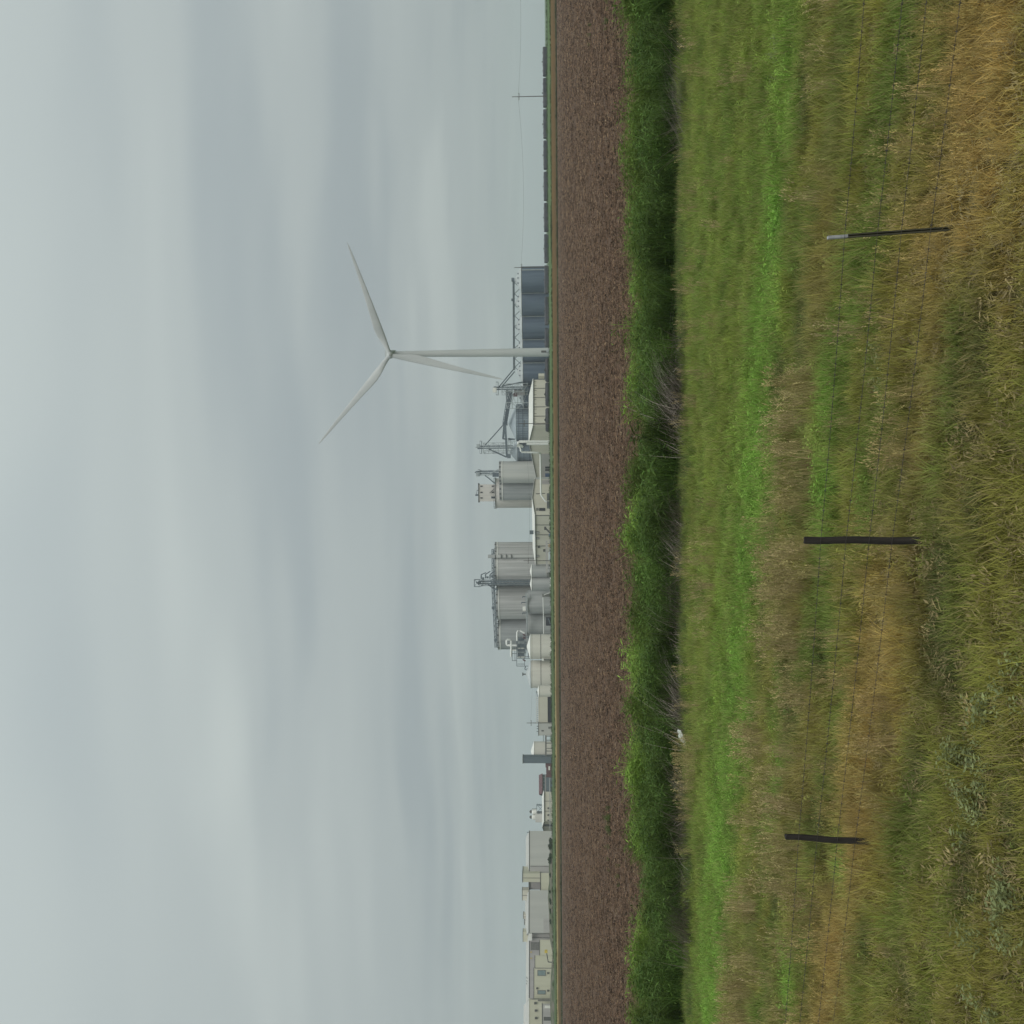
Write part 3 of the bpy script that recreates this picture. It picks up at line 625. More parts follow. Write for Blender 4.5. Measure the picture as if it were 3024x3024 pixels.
# tanks along the middle
for y0, y1, lab in ((1667, 1706, 'small grey steel tank with white roof, beside the beige hall'), (1705, 1744, 'small grey steel tank with white roof, beside the tall grey tank')):
    tank('steel_tank', lab, 'tank', y0, y1, 1571, 650, 1.0, 'tankgrey', 'tankroof', 'small grey tanks')
o = tank('steel_tank', 'tall plain grey steel tank beside the small white-roofed tanks', 'tank', 1742, 1812, 1557.5, 668, .4, 'tankgrey', 'tankgrey', 'tall grey tanks')
tank('steel_tank', 'tall grey steel tank next to the cream tanks, pipes on its rim', 'tank', 1806, 1876, 1558, 676, .4, 'tankgrey', 'tankgrey', 'tall grey tanks')
o = thing('rim_walkway', 'white-railed walkway along the tops of the tall grey tanks', 'walkway', W(1557, 1755, 660))
truss(MB(), W(1557, 1752, 658), W(1560, 1868, 666), 1.2, 1.1, 18, .2).build('railing', 'light_steel', o); MB().beam(W(1557.4, 1752, 658), W(1560.4, 1868, 666), 1.3, .25).build('deck', 'roofwhite', o)
for x, y in ((1540, 1779), (1543, 1810), (1543, 1762)): MB().tube([W(1556, y, 662), W(x, y, 662), W(x, y + 4, 662)], .35, 8).build('gooseneck_vent', 'steel', o)
MB().obox(W(1548, 1797, 662), (1.3, 0, 0), (0, 1, 0), (0, 0, 1.0)).build('white_hood', 'tankroof', o)
o = thing('pipe_rack', 'low white pipe rack crossing in front of the grey tanks', 'pipe rack', W(1626, 1790, 640))
MB().tube([W(1604, 1764, 640), W(1606, 1872, 640)], .28).build('pipe', 'whitepipe', o)
for y in (1766, 1800, 1835, 1868): MB().beam(W(1604, y, 640.2), (*W(1604, y, 640.2)[:2], ZG), .3).build('post', 'tankgrey', o)
MB().obox(W(1614, 1758, 640), (.9, 0, 0), (0, .8, 0), (0, 0, 2.6)).build('junction_cabinet', 'gutter', o)
MB().tube([W(1626, 1670, 638), W(1625, 1750, 638), W(1606, 1757, 638)], .25).build('ground_pipe', 'whitepipe', o)
dv = thing('pump_skid', 'dark pump skid at the foot of the grey tank', 'pump', W(1627, 1835, 638)); c = W(1627, 1835, 638)
MB().box(c.x - 2.6, c.x + 2.6, 637, 640, ZG, height(1612, 1835, 638)).build('housing', 'darkvoid', dv)
MB().tube([(c.x - 1.5, 636.7, 3.5), (c.x + 2.0, 636.7, 4.6)], .35).build('pipe', 'steel', dv)
for y0, y1, xe, xa, Y, lab in ((1873, 1946, 1567.5, 1557.5, 640, 'large cream tank with low cone roof below the pipe tower'), (1950, 2031, 1568.5, 1554, 648, 'largest cream tank with dark stack on its cone roof')):
    o = tank('cream_tank', lab, 'tank', y0, y1, xe, Y, (xe - xa) * S(Y), 'tankwhite', 'tankroof' if y0 < 1900 else 'bin_roof', 'cream tanks', rings=(height(1597, 1910, Y),), n=56)
    if y0 > 1900:
        MB().tube([W(1557, 1991, 648), W(1545, 1991, 648)], .4, 8).build('stack', 'trim', o); MB().obox(W(1544, 1991, 648), (1.0, 0, 0), (0, .6, 0), (0, 0, .3)).build('stack_cap', 'trim', o)
tank('cream_tank', 'smallest cream tank with white cone roof before the low long shed', 'tank', 2024, 2057, 1592.5, 630, .9, 'tankwhite', 'tankroof', 'cream tanks')
br = thing('drain_pipe', 'pipe with pale bracket in the gap between the cream tanks', 'pipe', W(1626, 1948, 634)); MB().beam((*W(1600, 1948, 634)[:2], ZG), W(1600, 1948, 634), .6).build('post', 'gutter', br); MB().obox(W(1603, 1948, 633), (.7, 0, 0), (0, .4, 0), (0, 0, .6)).build('bracket', 'tankroof', br)

# pipe tower behind the cream tanks
o = thing('pipe_tower', 'steel pipe tower with looped white pipes behind the cream tanks', 'process tower', W(1626, 1920, 666))
fr = MB(); YT = 666
for yy in (1882, 1902, 1922, 1944):
    for dY in (0, 7): fr.beam((*W(1600, yy, YT)[:2], ZG) if not dY else (W(1600, yy, YT).x, YT + 7, ZG), (W(1526, yy, YT).x, YT + dY, W(1526, yy, YT).z), .35)
for x in (1526, 1538, 1550, 1560):
    for dY in (0, 7): fr.beam(Vector((0, dY, 0)) + W(x, 1882, YT), Vector((0, dY, 0)) + W(x, 1944, YT), .35)
fr.beam(W(1526, 1967, YT), W(1552, 1967, YT), .35); fr.beam(W(1526, 1944, YT), W(1526, 1967, YT), .35); fr.beam(W(1549, 1944, YT), W(1549, 1967, YT), .3); fr.beam(W(1528, 1961, YT), W(1549, 1961, YT), .3)
fr.beam((*W(1552, 1967, YT)[:2], ZG), W(1552, 1967, YT), .3)
fr.build('frame', 'steel', o)
up = MB()
for yy in (1918, 1930, 1951): up.beam(W(1526, yy, YT), W(1512, yy, YT), .3)
up.beam(W(1512, 1915, YT), W(1513, 1951, YT), .3); up.beam(W(1520, 1905, YT), W(1521, 1951, YT), .3); up.build('upper_frame', 'steel', o)
for i, yy in enumerate((1888, 1897, 1908, 1914, 1920, 1927, 1934, 1940)):
    MB().tube([W(1529, yy, YT + 3), W(1548 + (i % 3) * 3, yy, YT + 3)], (.9, .6, 1.1, .7)[i % 4], 10).build('vessel', ('steel', 'light_steel', 'slate', 'roofwhite')[i % 4], o)
MB().tube([W(1526, 1906.5, YT - 1), W(1514, 1906, YT - 1), W(1498, 1906, YT - 1), W(1496, 1904, YT - 1), W(1495.5, 1892, YT - 1), W(1498, 1889, YT - 1), W(1506, 1889, YT - 1), W(1509, 1892, YT - 1), W(1509.5, 1915, YT - 1), W(1509, 1939, YT - 1)], .62, 10).build('looped_pipe', 'whitepipe', o)
for y in (1905.5, 1920): MB().tube([W(1509.5, y - 2, YT - 1), W(1514, y, YT - 1), W(1525, y, YT - 1)], .45, 8).build('branch_pipe', 'whitepipe', o)
MB().tube([W(1527, 1892, YT - 1), W(1527, 1868, YT - 1), W(1529, 1863, YT - 1), W(1536, 1862, YT - 1), W(1549, 1870, YT - 1)], .55, 10).build('bent_pipe', 'whitepipe', o)
MB().tube([W(1552, 1968, YT), W(1550, 1974, YT), W(1551, 1978, YT), W(1555, 1979, YT), W(1557, 1974, YT)], .3, 8).build('small_loop', 'steel', o)
for x, y in ((1546, 1877), (1546, 1886), (1546, 1952)): MB().tube([W(1552, y, YT - .5), W(x, y - 3, YT - .5), W(x - 2, y - 5, YT - .5)], .45, 8).build('red_valve', 'maroon', o)

# low shed with open bays, rack, domed tank, slate tower
o, A, B, zz = block('loading_shed', 'long low beige shed with dark open loading bays', 2050, 2136, 1591, 668, 14, 'beige', coping='tankroof')
on_wall(o, 'open_bay', A, B, 1617, 1632, 2058, 2134, 'darkvoid', .15, zmin=ZG)
MB().box(min(A[0], B[0]), max(A[0], B[0]), 672, 680, zz + .4, height(1583, 2090, 668)).build('roof_monitor', 'pale_bin_roof', o)
p_ = MB()
for k in range(14): q = W(1587, 2060 + k * 5.6, 667.8); p_.beam((q.x, 668.2, zz + .38), (q.x, 668.2, zz + 1.5), .2)
p_.beam((min(A[0], B[0]), 668.2, zz + 1.5), (max(A[0], B[0]), 668.2, zz + 1.5), .2); p_.build('parapet_rail', 'tankroof', o)
o, A, B, zz = block('pump_house', 'squat beige pump house with roof pipes beside the pole', 2136.5, 2172, 1591, 664, 10, 'greywall', coping='gutter')
for y in (2145, 2152, 2160): MB().beam((W(1590, y, 666).x, 666, zz + .38), W(1585, y, 666), .4).build('roof_pipe', 'steel', o)
on_wall(o, 'door', A, B, 1619, 1632, 2146, 2152, 'gutter', .12, zmin=ZG); on_wall(o, 'panel', A, B, 1599, 1606, 2156, 2160, 'trim', .12)
o = thing('rail_loading_rack', 'open steel loading rack with thin posts before the domed tank', 'rack', W(1628, 2200, 650)); fr = MB()
for y in (2174, 2186, 2195, 2210, 2218, 2233): MB().beam((*W(1612, y, 650)[:2], ZG), W(1612, y, 650), .4).build('post', 'gutter', o)
MB().beam(W(1612, 2172, 650), W(1612, 2234, 650), .7, 1.0).build('deck', 'gutter', o); MB().tube([W(1604, 2170, 650), W(1605, 2190, 650)], .3).build('pipe', 'light_steel', o)
tank('domed_tank', 'white tank with tall cone roof beside the slate tower', 'tank', 2190, 2247, 1578.5, 664, 2.0, 'tankwhite', 'tankroof')
o, A, B, zz = block('slate_tower', 'narrow windowless slate blue tower beside the domed tank', 2235, 2254, 1545, 648, 6, 'slate')
on_wall(o, 'edge_trim', A, B, 1546.5, 1632, 2235, 2236.2, 'steel', .12, zmin=ZG)
o = thing('locomotive', 'maroon locomotive with white panel parked by the slate tower', 'locomotive', W(1630, 2275, 640)); c = W(1630, 2275, 640); L = 19 * S(640)
MB().box(c.x - L, c.x + L * .55, 638.5, 641.5, 2.2, height(1613, 2275, 640)).build('hood', 'maroon', o); MB().box(c.x + L * .56, c.x + L, 638.3, 641.7, 2.2, height(1611, 2275, 640)).build('cab', 'maroon', o)
MB().box(c.x + .6, c.x + 3.0, 638.2, 638.48, 4.4, 5.4).build('side_panel', 'tankroof', o); MB().box(c.x - L, c.x + L, 638.3, 641.7, 1.75, 2.18).build('underframe', 'trim', o)
for sx in (-.65, .65):
    w = MB()
    for k in (-1, 0, 1): w.tube([(c.x + sx * L + k * 1.1, 638.6, 1.65), (c.x + sx * L + k * 1.1, 638.9, 1.65)], .5, 14)
    w.build('bogie', 'black_steel', o)
A, B, C = xy(2287, 650), xy(2341, 646), xy(2348, 660)
o = gable('maroon_roofed_house', 'small dark house with a maroon pitched roof', A, B, C, height(1602, 2341, 646), height(1593, 2345, 652), .5, wall='slate', roof='maroon')
on_wall(o, 'pale_band', A, B, 1610, 1612.5, 2288, 2341, 'shadewall', .15)
for y in (2296, 2307, 2318, 2330): on_wall(o, 'window', A, B, 1604, 1609, y - 2.5, y + 2.5, 'glass', .1, frame='trim')
A, B, C = xy(2338, 640), xy(2425, 632), xy(2456, 650)
o = gable('low_office', 'low beige building with white roof and dark wall fans', A, B, C, height(1607, 2425, 632), height(1602.5, 2440, 640), .5)
downspouts(o, A, B, (2366, 2395.5), 1608, .26)
for y in (2387, 2407): on_wall(o, 'wall_fan', A, B, 1616.5, 1621, y - 2.2, y + 2.2, 'trim', .5)
on_wall(o, 'wall_fan', A, B, 1616.5, 1621, 2421, 2424.5, 'trim', .5); on_wall(o, 'dark_door', B, C, 1606, 1632, 2434, 2440, 'trim', .12, zmin=ZG)
o = thing('guard_rail', 'pale horizontal pipe rail in front of the low office', 'rail', W(1627, 2390, 622))
MB().tube([W(1623, 2298, 622), W(1624.5, 2450, 622)], .22).build('rail', 'tankgrey', o)
for y in range(2300, 2451, 30): MB().beam((*W(1623.6, y, 622.2)[:2], ZG), W(1623.6, y, 622.2), .22).build('post', 'tankgrey', o)
o = thing('roof_scrubbers', 'pair of white scrubbers with dark caps in a steel frame above the low office', 'scrubber', W(1602, 2400, 648))
lattice(MB(), W(1590, 2388, 648).x, 648, 4.5, ZG, height(1585, 2388, 648), 3, .3, .1).build('frame', 'steel', o)
MB().box(W(1600, 2423, 650).x, W(1600, 2398, 650).x, 646, 652, ZG, height(1581, 2410, 648)).build('casing', 'greywall', o)
for y in (2397, 2413):
    p = W(1575, y, 648); b0 = MB().lathe(p.x, p.y, [(1.6, height(1586, y, 648)), (1.7, height(1574, y, 648)), (.7, height(1570, y, 648))], 16).build('scrubber_body', 'tankroof', o)
    MB().lathe(p.x, p.y, [(.9, height(1570, y, 648)), (1.1, height(1567, y, 648)), (.3, height(1563.5, y, 648))], 12).build('cap', 'trim', b0)
MB().tube([W(1584, 2388, 647), W(1572, 2388, 647), W(1570, 2393, 647)], .3).build('pipe', 'light_steel', o)

# the big grey halls at the far end
o, A, B, zz = block('grey_hall', 'plain grey hall with flat wall and one thin downspout', 2454, 2582, 1564, 622, 30, 'greywall', Y1=610, ridge=2.2)
downspouts(o, A, B, (2558,), 1566, .3)
for y in (2458, 2477, 2484): MB().beam((W(1560, y, 630).x, 630, zz + .3), W(1556, y, 630), .3).build('roof_vent', 'steel', o)
on_wall(o, 'wall_panel', A, B, 1566, 1632, 2559, 2581, 'shadewall', .1, zmin=ZG)
o, A, B, zz = block('beige_annex', 'yellow-beige annex with a tall bulkhead next to the grey hall', 2578, 2630, 1597, 606, 16, 'beige2', Y1=602)
a1, b1 = xy(2578, 608), xy(2607, 606); MB().box(b1[0], a1[0], 607, 619, zz + .4, height(1544, 2592, 607)).build('bulkhead', 'beige2', o)
MB().box(b1[0] - .2, a1[0] + .2, 606.8, 619.2, height(1544, 2592, 607), height(1544, 2592, 607) + .35).build('bulkhead_coping', 'trim', o)
on_wall(o, 'corner_trim', (b1[0], 607), (a1[0], 607), 1546, 1596, 2592, 2593.5, 'trim', .12)
c1 = xy(2629, 610); MB().box(c1[0], b1[0] - .05, 611, 619, zz + .4, height(1566, 2618, 611)).build('recessed_wall', 'shadewall', o)
MB().box(c1[0], b1[0] - .25, 610.6, 619, height(1566, 2618, 611) + .02, height(1561, 2618, 611)).build('recess_beam', 'trim', o)
o, A, B, zz = block('long_grey_hall', 'longest grey hall with several rooftop units', 2629, 2755, 1563, 600, 34, 'greywall', Y1=588, ridge=2.4)
on_wall(o, 'lower_panel', A, B, 1605, 1632, 2712, 2754, 'shadewall', .1, zmin=ZG)
for y0, y1, x0, x1, m_ in ((2629, 2659, 1543, 1561, 'beige'), (2702, 2713, 1546, 1557, 'beige'), (2719, 2731, 1549, 1557, 'greywall')):
    p, q = W(x1, y0, 606), W(x0, y1, 606); un = MB().box(q.x, p.x, 606, 611, zz + .4, q.z).build('rooftop_unit', m_, o)
    MB().box(q.x - .12, p.x + .12, 605.88, 611.12, q.z, q.z + .25).build('unit_lid', 'trim', un); MB().box((q.x + p.x) / 2 - .1, (q.x + p.x) / 2 + .1, 605.8, 605.98, zz + .5, q.z - .1).build('unit_seam', 'trim', un)
o, A, B, zz = block('upper_works', 'mauve-grey upper works hall behind the yellow-beige wing', 2755, 2952, 1564, 592, 30, 'shadewall', Y1=572, ridge=2.0)
downspouts(o, A, B, (2756.5, 2769), 1566, .35)
p, q = W(1561, 2752, 598), W(1545, 2781, 598); un = MB().box(q.x, p.x, 598, 603, zz + .4, q.z).build('rooftop_unit', 'beige2', o); MB().box(q.x - .12, p.x + .12, 597.88, 603.12, q.z, q.z + .25).build('unit_lid', 'trim', un)
MB().obox(W(1566, 2766, 588), (2.0, 0, 0), (0, .7, 0), (0, 0, .9)).build('white_hood', 'tankroof', o)
on_wall(o, 'dark_panel', A, B, 1567, 1594, 2782, 2806, 'gutter', .1)
for y in (2812, 2830): on_wall(o, 'yellow_lamp', A, B, 1566, 1571, y - 1, y + 1, 'yellow', .4)
for y in (2885, 2895, 2903): MB().beam((W(1560, y, 590).x, 585, zz + .3), W(1554, y, 585), .25).build('roof_vent', 'steel', o)
wA, wB = xy(2775, 584), xy(2948, 566)
o = thing('beige_wing', 'yellow-beige wing with teal windows and stepped roofline', 'building', (*xy(2860, 576), ZG)); d, nn_ = outward(wA, wB)
for (y0, y1, xt) in ((2775, 2821, 1594), (2821.3, 2858, 1580), (2858.3, 2948, 1577)):
    p, q = hit(wA, wB, xt, y0), hit(wA, wB, xt, y1); c = (p + q) / 2; zt_ = c.z
    c = Vector((c.x, c.y, (ZG + zt_) / 2)) - nn_ * 4; w = math.hypot(p.x - q.x, p.y - q.y) / 2
    MB().obox(c, d * w, nn_ * 4, (0, 0, (zt_ - ZG) / 2)).build('wall', 'beige2', o); MB().obox((c.x, c.y, zt_ + .14), d * (w + .05), nn_ * 4.15, (0, 0, .13)).build('coping', 'trim', o)
downspouts(o, wA, wB, (2859,), 1579, .3)
for y0, y1 in ((2866, 2881), (2925.5, 2935.5)): on_wall(o, 'window', wA, wB, 1588, 1610.5, y0, y1, 'glass', .12, frame='gutter')
for x, y in ((1618, 2874), (1586, 2919), (1618, 2926)): on_wall(o, 'wall_lamp', wA, wB, x - 2.5, x + 2.5, y - 2.5, y + 2.5, 'trim', .7)
A, B, C = xy(2952, 560), xy(3070, 552), xy(3120, 575)
o, A, B, zz = block('end_hall', 'yellow-beige hall with sloping white roof edge and dark wall lamps', 2949, 3060, 1563, 560, 24, 'beige2', Y1=548, coping='tankroof', ridge=3.0)
on_wall(o, 'corner_post', A, B, 1566, 1634, 2949.5, 2952, 'gutter', .4, zmin=ZG)
for x, y in ((1581, 2963), (1582.5, 2985), (1583, 3007)): on_wall(o, 'wall_lamp', A, B, x - 3.5, x + 3.5, y - 3, y + 3, 'trim', .8)
an = on_wall(o, 'lean_to', A, B, 1602, 1634, 2970, 3056, 'shadewall', 4, zmin=ZG)
on_wall(o, 'lean_to_edge', A, B, 1600.5, 1602.5, 2968, 3057, 'trim', 4.2); on_wall(o, 'white_box', A, B, 1609, 1627, 2976, 2984, 'roofwhite', 4.5); on_wall(o, 'pipe_stand', A, B, 1588, 1629, 2954, 2957, 'gutter', .7)
on_wall(o, 'dark_vent', A, B, 1606, 1627, 3009, 3020, 'trim', 4.2)
o = thing('boom_lift', 'yellow boom lift parked before the yellow-beige wing', 'lift', W(1634, 2842, 560)); c = W(1634, 2842, 560)
MB().box(c.x - 1.6, c.x + 1.6, 559, 561, 2.0, 3.0).build('chassis', 'trim', o)
for sx in (-1, 1): MB().tube([(c.x + sx, 558.8, 1.75), (c.x + sx, 559.2, 1.75)], .55, 14).build('wheel', 'rubber', o)
MB().beam((c.x, 560, 3.0), W(1619, 2841, 560), .4).build('mast', 'trim', o)
MB().beam(W(1619, 2841, 560), W(1614, 2812, 560), .45).build('boom', 'trim', o); MB().obox(W(1612.5, 2809.5, 560), (.7, 0, 0), (0, .6, 0), (0, 0, .8)).build('basket', 'yellow', o)

# ------------------------------------------------------------------ vehicles and small yard items
YR = 588.0
def hopper():
    o = thing('hopper_car', 'x', 'railcar', (0, 0, ZG), 'hopper cars in the train'); L, w = 7.95, 1.55
    mb = MB(); sec_ = [(-L, 3.3), (-L + .25, 3.35), (-L + 2.4, .95), (L - 2.4, .95), (L - .25, 3.35), (L, 3.3)]
    top = ZG + 4.35
    vs = [(x, sy * w, ZG + z if 0 else ZG + z) for sy in (-1, 1) for x, z in ((-L, 2.6), (-L + 2.3, 1.0), (L - 2.3, 1.0), (L, 2.6), (L, 3.9), (-L, 3.9))]
    mb.add(vs, [(0, 1, 2, 3, 4, 5), (11, 10, 9, 8, 7, 6), (0, 6, 7, 1), (1, 7, 8, 2), (2, 8, 9, 3), (3, 9, 10, 4), (5, 11, 6, 0)]); mb.build('body', 'car_grey', o)
    rf = MB().add([(-L, -w, ZG + 3.9), (L, -w, ZG + 3.9), (L, -w * .5, ZG + 4.4), (-L, -w * .5, ZG + 4.4), (-L, w * .5, ZG + 4.4), (L, w * .5, ZG + 4.4), (L, w, ZG + 3.9), (-L, w, ZG + 3.9)], [(0, 1, 2, 3), (3, 2, 5, 4), (4, 5, 6, 7), (0, 3, 4, 7), (1, 6, 5, 2)]).build('roof', 'car_grey', o)
    for x in (-5.2, -1.7, 1.7, 5.2): MB().lathe(x, 0, [(.42, ZG + 4.38), (.42, ZG + 4.55), (.1, ZG + 4.62)], 12).build('hatch', 'trim', rf)
    MB().box(-.3, .3, -.3, .3, ZG + 4.4, ZG + 4.98).build('brake_gear', 'trim', rf)
    for k in range(-5, 6): MB().box(k * 1.1 - .06, k * 1.1 + .06, -w - .1, -w, ZG + 1.3, ZG + 3.85).build('side_rib', 'car_grey', o)
    for sx in (-1, 1):
        bo = MB().box(sx * 6 - 1.3, sx * 6 + 1.3, -1.2, 1.2, ZG + .5, ZG + .95).build('bogie', 'black_steel', o)
        for k in (-.9, .9): MB().tube([(sx * 6 + k, -1.0, ZG + .46), (sx * 6 + k, -.8, ZG + .46)], .46, 14).build('wheel', 'black_steel', bo)
        MB().box(sx * 7.5 - 1.0, sx * 7.5 + 1.0, -.5, .5, ZG + .98, ZG + 1.3).build('underframe', 'black_steel', o)
    return o
def tanker():
    o = thing('tank_car', 'x', 'railcar', (0, 0, ZG), 'black tank cars before the shed'); L, r = 6.9, 1.55; zc_ = ZG + 2.85
    mb = MB(); prof = [(-L, .3), (-L + .12, .9), (-L + .4, 1.3), (-L + .8, r), (L - .8, r), (L - .4, 1.3), (L - .12, .9), (L, .3)]
    rg = [[Vector((q, rr * math.cos(2 * math.pi * i / 20), zc_ + rr * math.sin(2 * math.pi * i / 20))) for i in range(20)] for q, rr in prof]
    mb.add([v for g in rg for v in g], [(k * 20 + i, k * 20 + (i + 1) % 20, (k + 1) * 20 + (i + 1) % 20, (k + 1) * 20 + i) for k in range(len(prof) - 1) for i in range(20)], True)
    mb.add(rg[0], [tuple(range(20))]); mb.add(rg[-1], [tuple(range(20))]); mb.build('tank', 'black_steel', o)
    dm = MB().lathe(0, 0, [(.6, zc_ + r - .1), (.6, zc_ + r + .45), (.2, zc_ + r + .65)], 14).build('dome', 'black_steel', o)
    MB().box(-1.3, 1.3, -.9, .9, zc_ + r - .02, zc_ + r + .1).build('platform', 'trim', dm)
    MB().box(-L, L, -.8, .8, ZG + .95, ZG + 1.28).build('underframe', 'trim', o)
    for sx in (-1, 1):
        bo = MB().box(sx * 5 - 1.3, sx * 5 + 1.3, -1.2, 1.2, ZG + .5, ZG + .92).build('bogie', 'black_steel', o)
        for k in (-.9, .9): MB().tube([(sx * 5 + k, -1.0, ZG + .46), (sx * 5 + k, -.8, ZG + .46)], .46, 14).build('wheel', 'black_steel', bo)
    return o
hp = hopper(); tk = tanker()
cars = [((141 + 224) / 2 + 92 * k) for k in range(10)]
used = False
for k, yc in enumerate(cars):
    p = W(1612, yc, YR)
    lab = 'dark grey hopper car, ' + ['at the free end of the train out on the plain', 'second from the free end of the train', 'third from the free end, just past the lone utility pole', 'fourth from the free end of the train', 'fifth from the free end of the train', 'sixth from the free end of the train', 'seventh from the free end, last before the dark bins', 'in front of the outermost dark bin', 'in front of the third dark bin of the row', 'coupled to the black tank cars'][k]
    if not used: hp.location = (p.x, YR, ZG); hp['label'] = lab; used = True
    else: copy_thing(hp, (p.x, YR, ZG), lab)
tcs = [(1093, 'black tank car beside the wind turbine tower, next to the hopper cars'), (1164.5, 'black tank car in front of the beige shed, middle of three'), (1240, 'black tank car at the end of the train, in front of the beige shed')]
for k, (yc, lab) in enumerate(tcs):
    p = W(1612, yc, 592)
    if k == 0: tk.location = (p.x, 592, ZG); tk['label'] = lab
    else: copy_thing(tk, (p.x, 592, ZG), lab)
rails = thing('railway_track', 'railway track under the long train', 'track', (120, 590, ZG))
for dY in (-.75, .75): MB().beam((30, YR + 1 + dY, ZG + .07), (330, YR + dY, ZG + .07), .08, .14).build('rail', 'steel', rails)
for y, lab in ((1467.5, 'dark container nearer the white duct'), (1491, 'dark container under the hall door')):
    p = W(1626, y, 612); o = thing('storage_container', lab, 'container', (p.x, 612, ZG), 'dark containers'); h = height(1615, y, 612)
    MB().obox((p.x, 612, (ZG + .2 + h) / 2), (2.2, 0, 0), (0, 1.2, 0), (0, 0, (h - ZG - .2) / 2)).build('body', 'trim', o)
    for sx in (-1.6, -.8, 0, .8, 1.6): MB().box(p.x + sx - .08, p.x + sx + .08, 610.72, 610.8, ZG + .3, h - .1).build('rib', 'steel', o)
    MB().box(p.x - 2.1, p.x + 2.1, 611, 613, ZG, ZG + .2).build('skid', 'black_steel', o)
o = thing('portable_auger', 'dark inclined portable auger before the beige hall', 'auger', W(1628, 1578, 610))
MB().tube([W(1630, 1580, 610), W(1611, 1560, 610)], .45).build('auger_tube', 'trim', o); MB().obox(W(1610, 1560, 610), (1.0, 0, 0), (0, .5, 0), (0, 0, .6)).build('head', 'trim', o); MB().beam((*W(1620, 1568, 610)[:2], ZG), W(1617, 1566, 610), .25).build('strut', 'gutter', o)
def truck(label, y, Y, cabm, bedm, L=6.5, tankbody=False):
    p = W(1626, y, Y); o = thing('yard_truck', label, 'truck', (p.x, Y, ZG)); g = ZG
    MB().box(p.x - L / 2, p.x + L / 2, Y - .5, Y + .5, g + .7, g + .95).build('chassis', 'trim', o)
    cb = MB().add([(p.x + L / 2 - 2.0, sy * 1.15 + Y, z) for sy in (-1, 1) for z in (g + .96, g + 3.0)] + [(p.x + L / 2 - .7, sy * 1.15 + Y, g + 3.0) for sy in (-1, 1)] + [(p.x + L / 2, sy * 1.15 + Y, z) for sy in (-1, 1) for z in (g + .96, g + 1.9)],
                  [(0, 6, 7, 4, 1), (2, 3, 5, 9, 8), (0, 1, 3, 2), (1, 4, 5, 3), (4, 7, 9, 5), (7, 6, 8, 9), (0, 2, 8, 6)]).build('cab', cabm, o)
    MB().box(p.x + L / 2 - 1.7, p.x + L / 2 - .9, Y - 1.19, Y - 1.16, g + 1.9, g + 2.7).build('side_window', 'glass', cb)
    if tankbody: MB().tube([(p.x - L / 2, Y, g + 2.1), (p.x - L / 2 + .3, Y, g + 2.1), (p.x + L / 2 - 2.3, Y, g + 2.1)], 1.1, 16).build('tank_body', bedm, o)
    else: MB().box(p.x - L / 2, p.x + L / 2 - 2.2, Y - 1.2, Y + 1.2, g + .98, g + 2.6).build('bed', bedm, o)
    for x in (-L / 2 + .8, -L / 2 + 1.9, L / 2 - 1.0): MB().tube([(p.x + x, Y - 1.2, g + .5), (p.x + x, Y - .9, g + .5)], .5, 14).build('wheel', 'rubber', o)
truck('blue truck parked before the beige hall', 1591, 606, 'blue', 'shadewall'); truck('small orange-cabbed truck before the beige hall', 1617, 606, 'orange', 'gutter', 5); truck('grey tanker truck beside the utility pole', 1637, 604, 'shadewall', 'light_steel', 7.5, True)
o = thing('ground_conveyor', 'mauve-grey ground conveyor ending in a hopper by the small tanks', 'conveyor', W(1626, 1660, 622))
MB().beam(W(1614, 1597, 626), W(1615, 1695, 626), 1.0, 1.2).build('casing', 'shadewall', o)
for y in (1605, 1630, 1655, 1680): MB().beam((*W(1616, y, 626)[:2], ZG), W(1616, y, 626), .35).build('leg', 'gutter', o)
p = W(1612, 1698, 626); MB().lathe(p.x, 626, [(.5, ZG + .4), (1.6, ZG + 3.0), (1.6, ZG + 4.4)], 12).build('hopper', 'gutter', o)

# ------------------------------------------------------------------ utility poles and their wires
poles = [(286, 1512, 1533, 515), (790, 1519, 1541, 528), (1251, 1530, 1549, 545), (1656, 1546, 1561, 600), (2135, 1555, 1569, 640)]
plabs = ['utility pole standing alone on the open plain by the train', 'utility pole at the outer corner of the dark bins', 'utility pole in front of the beige shed with white roof',
         'utility pole before the stained silos', 'utility pole beside the low loading shed']
arms = []
for (y, xt, xa, Y), lab in zip(poles, plabs):
    p = W(xt, y, Y); g = float(zt(p.x, Y)); o = thing('utility_pole', lab, 'utility pole', (p.x, Y, g), 'utility poles')
    MB().lathe(p.x, Y, [(.24, g - .3), (.16, p.z)], 10).build('post', 'pole', o); za = height(xa, y, Y)
    cr = MB().obox((p.x, Y - .26, za), (1.7, 0, 0), (0, .1, 0), (0, 0, .12)).build('crossarm', 'pole', o)
    for dx in (-1.55, -.6, 1.55): MB().lathe(p.x + dx, Y - .26, [(.09, za + .1), (.12, za + .35), (.05, za + .5)], 8).build('insulator', 'gutter', cr)
    arms.append(Vector((p.x, Y - .26, za + .5)))
arms = [Vector((arms[0].x + 88, 508, arms[0].z + .6))] + arms
for k in range(len(arms) - 1):
    lab = ['line wire leaving the lone utility pole across the plain', 'line wire between the lone pole and the dark bins', 'line wire passing the wind turbine tower', 'line wire crossing before the concrete silos', 'line wire crossing before the cream tanks'][k]
    for dx in (-.6,):
        a, b_ = arms[k] + Vector((dx, 0, 0)), arms[k + 1] + Vector((dx, 0, 0))
        pts = [a + (b_ - a) * (i / 16) - Vector((0, 0, 2.0 * 4 * (i / 16) * (1 - i / 16))) for i in range(17)]
        tag(MB().tube(pts, .035, 4).build('line_wire', 'wire'), lab, 'wire', 'wires of the pole line')
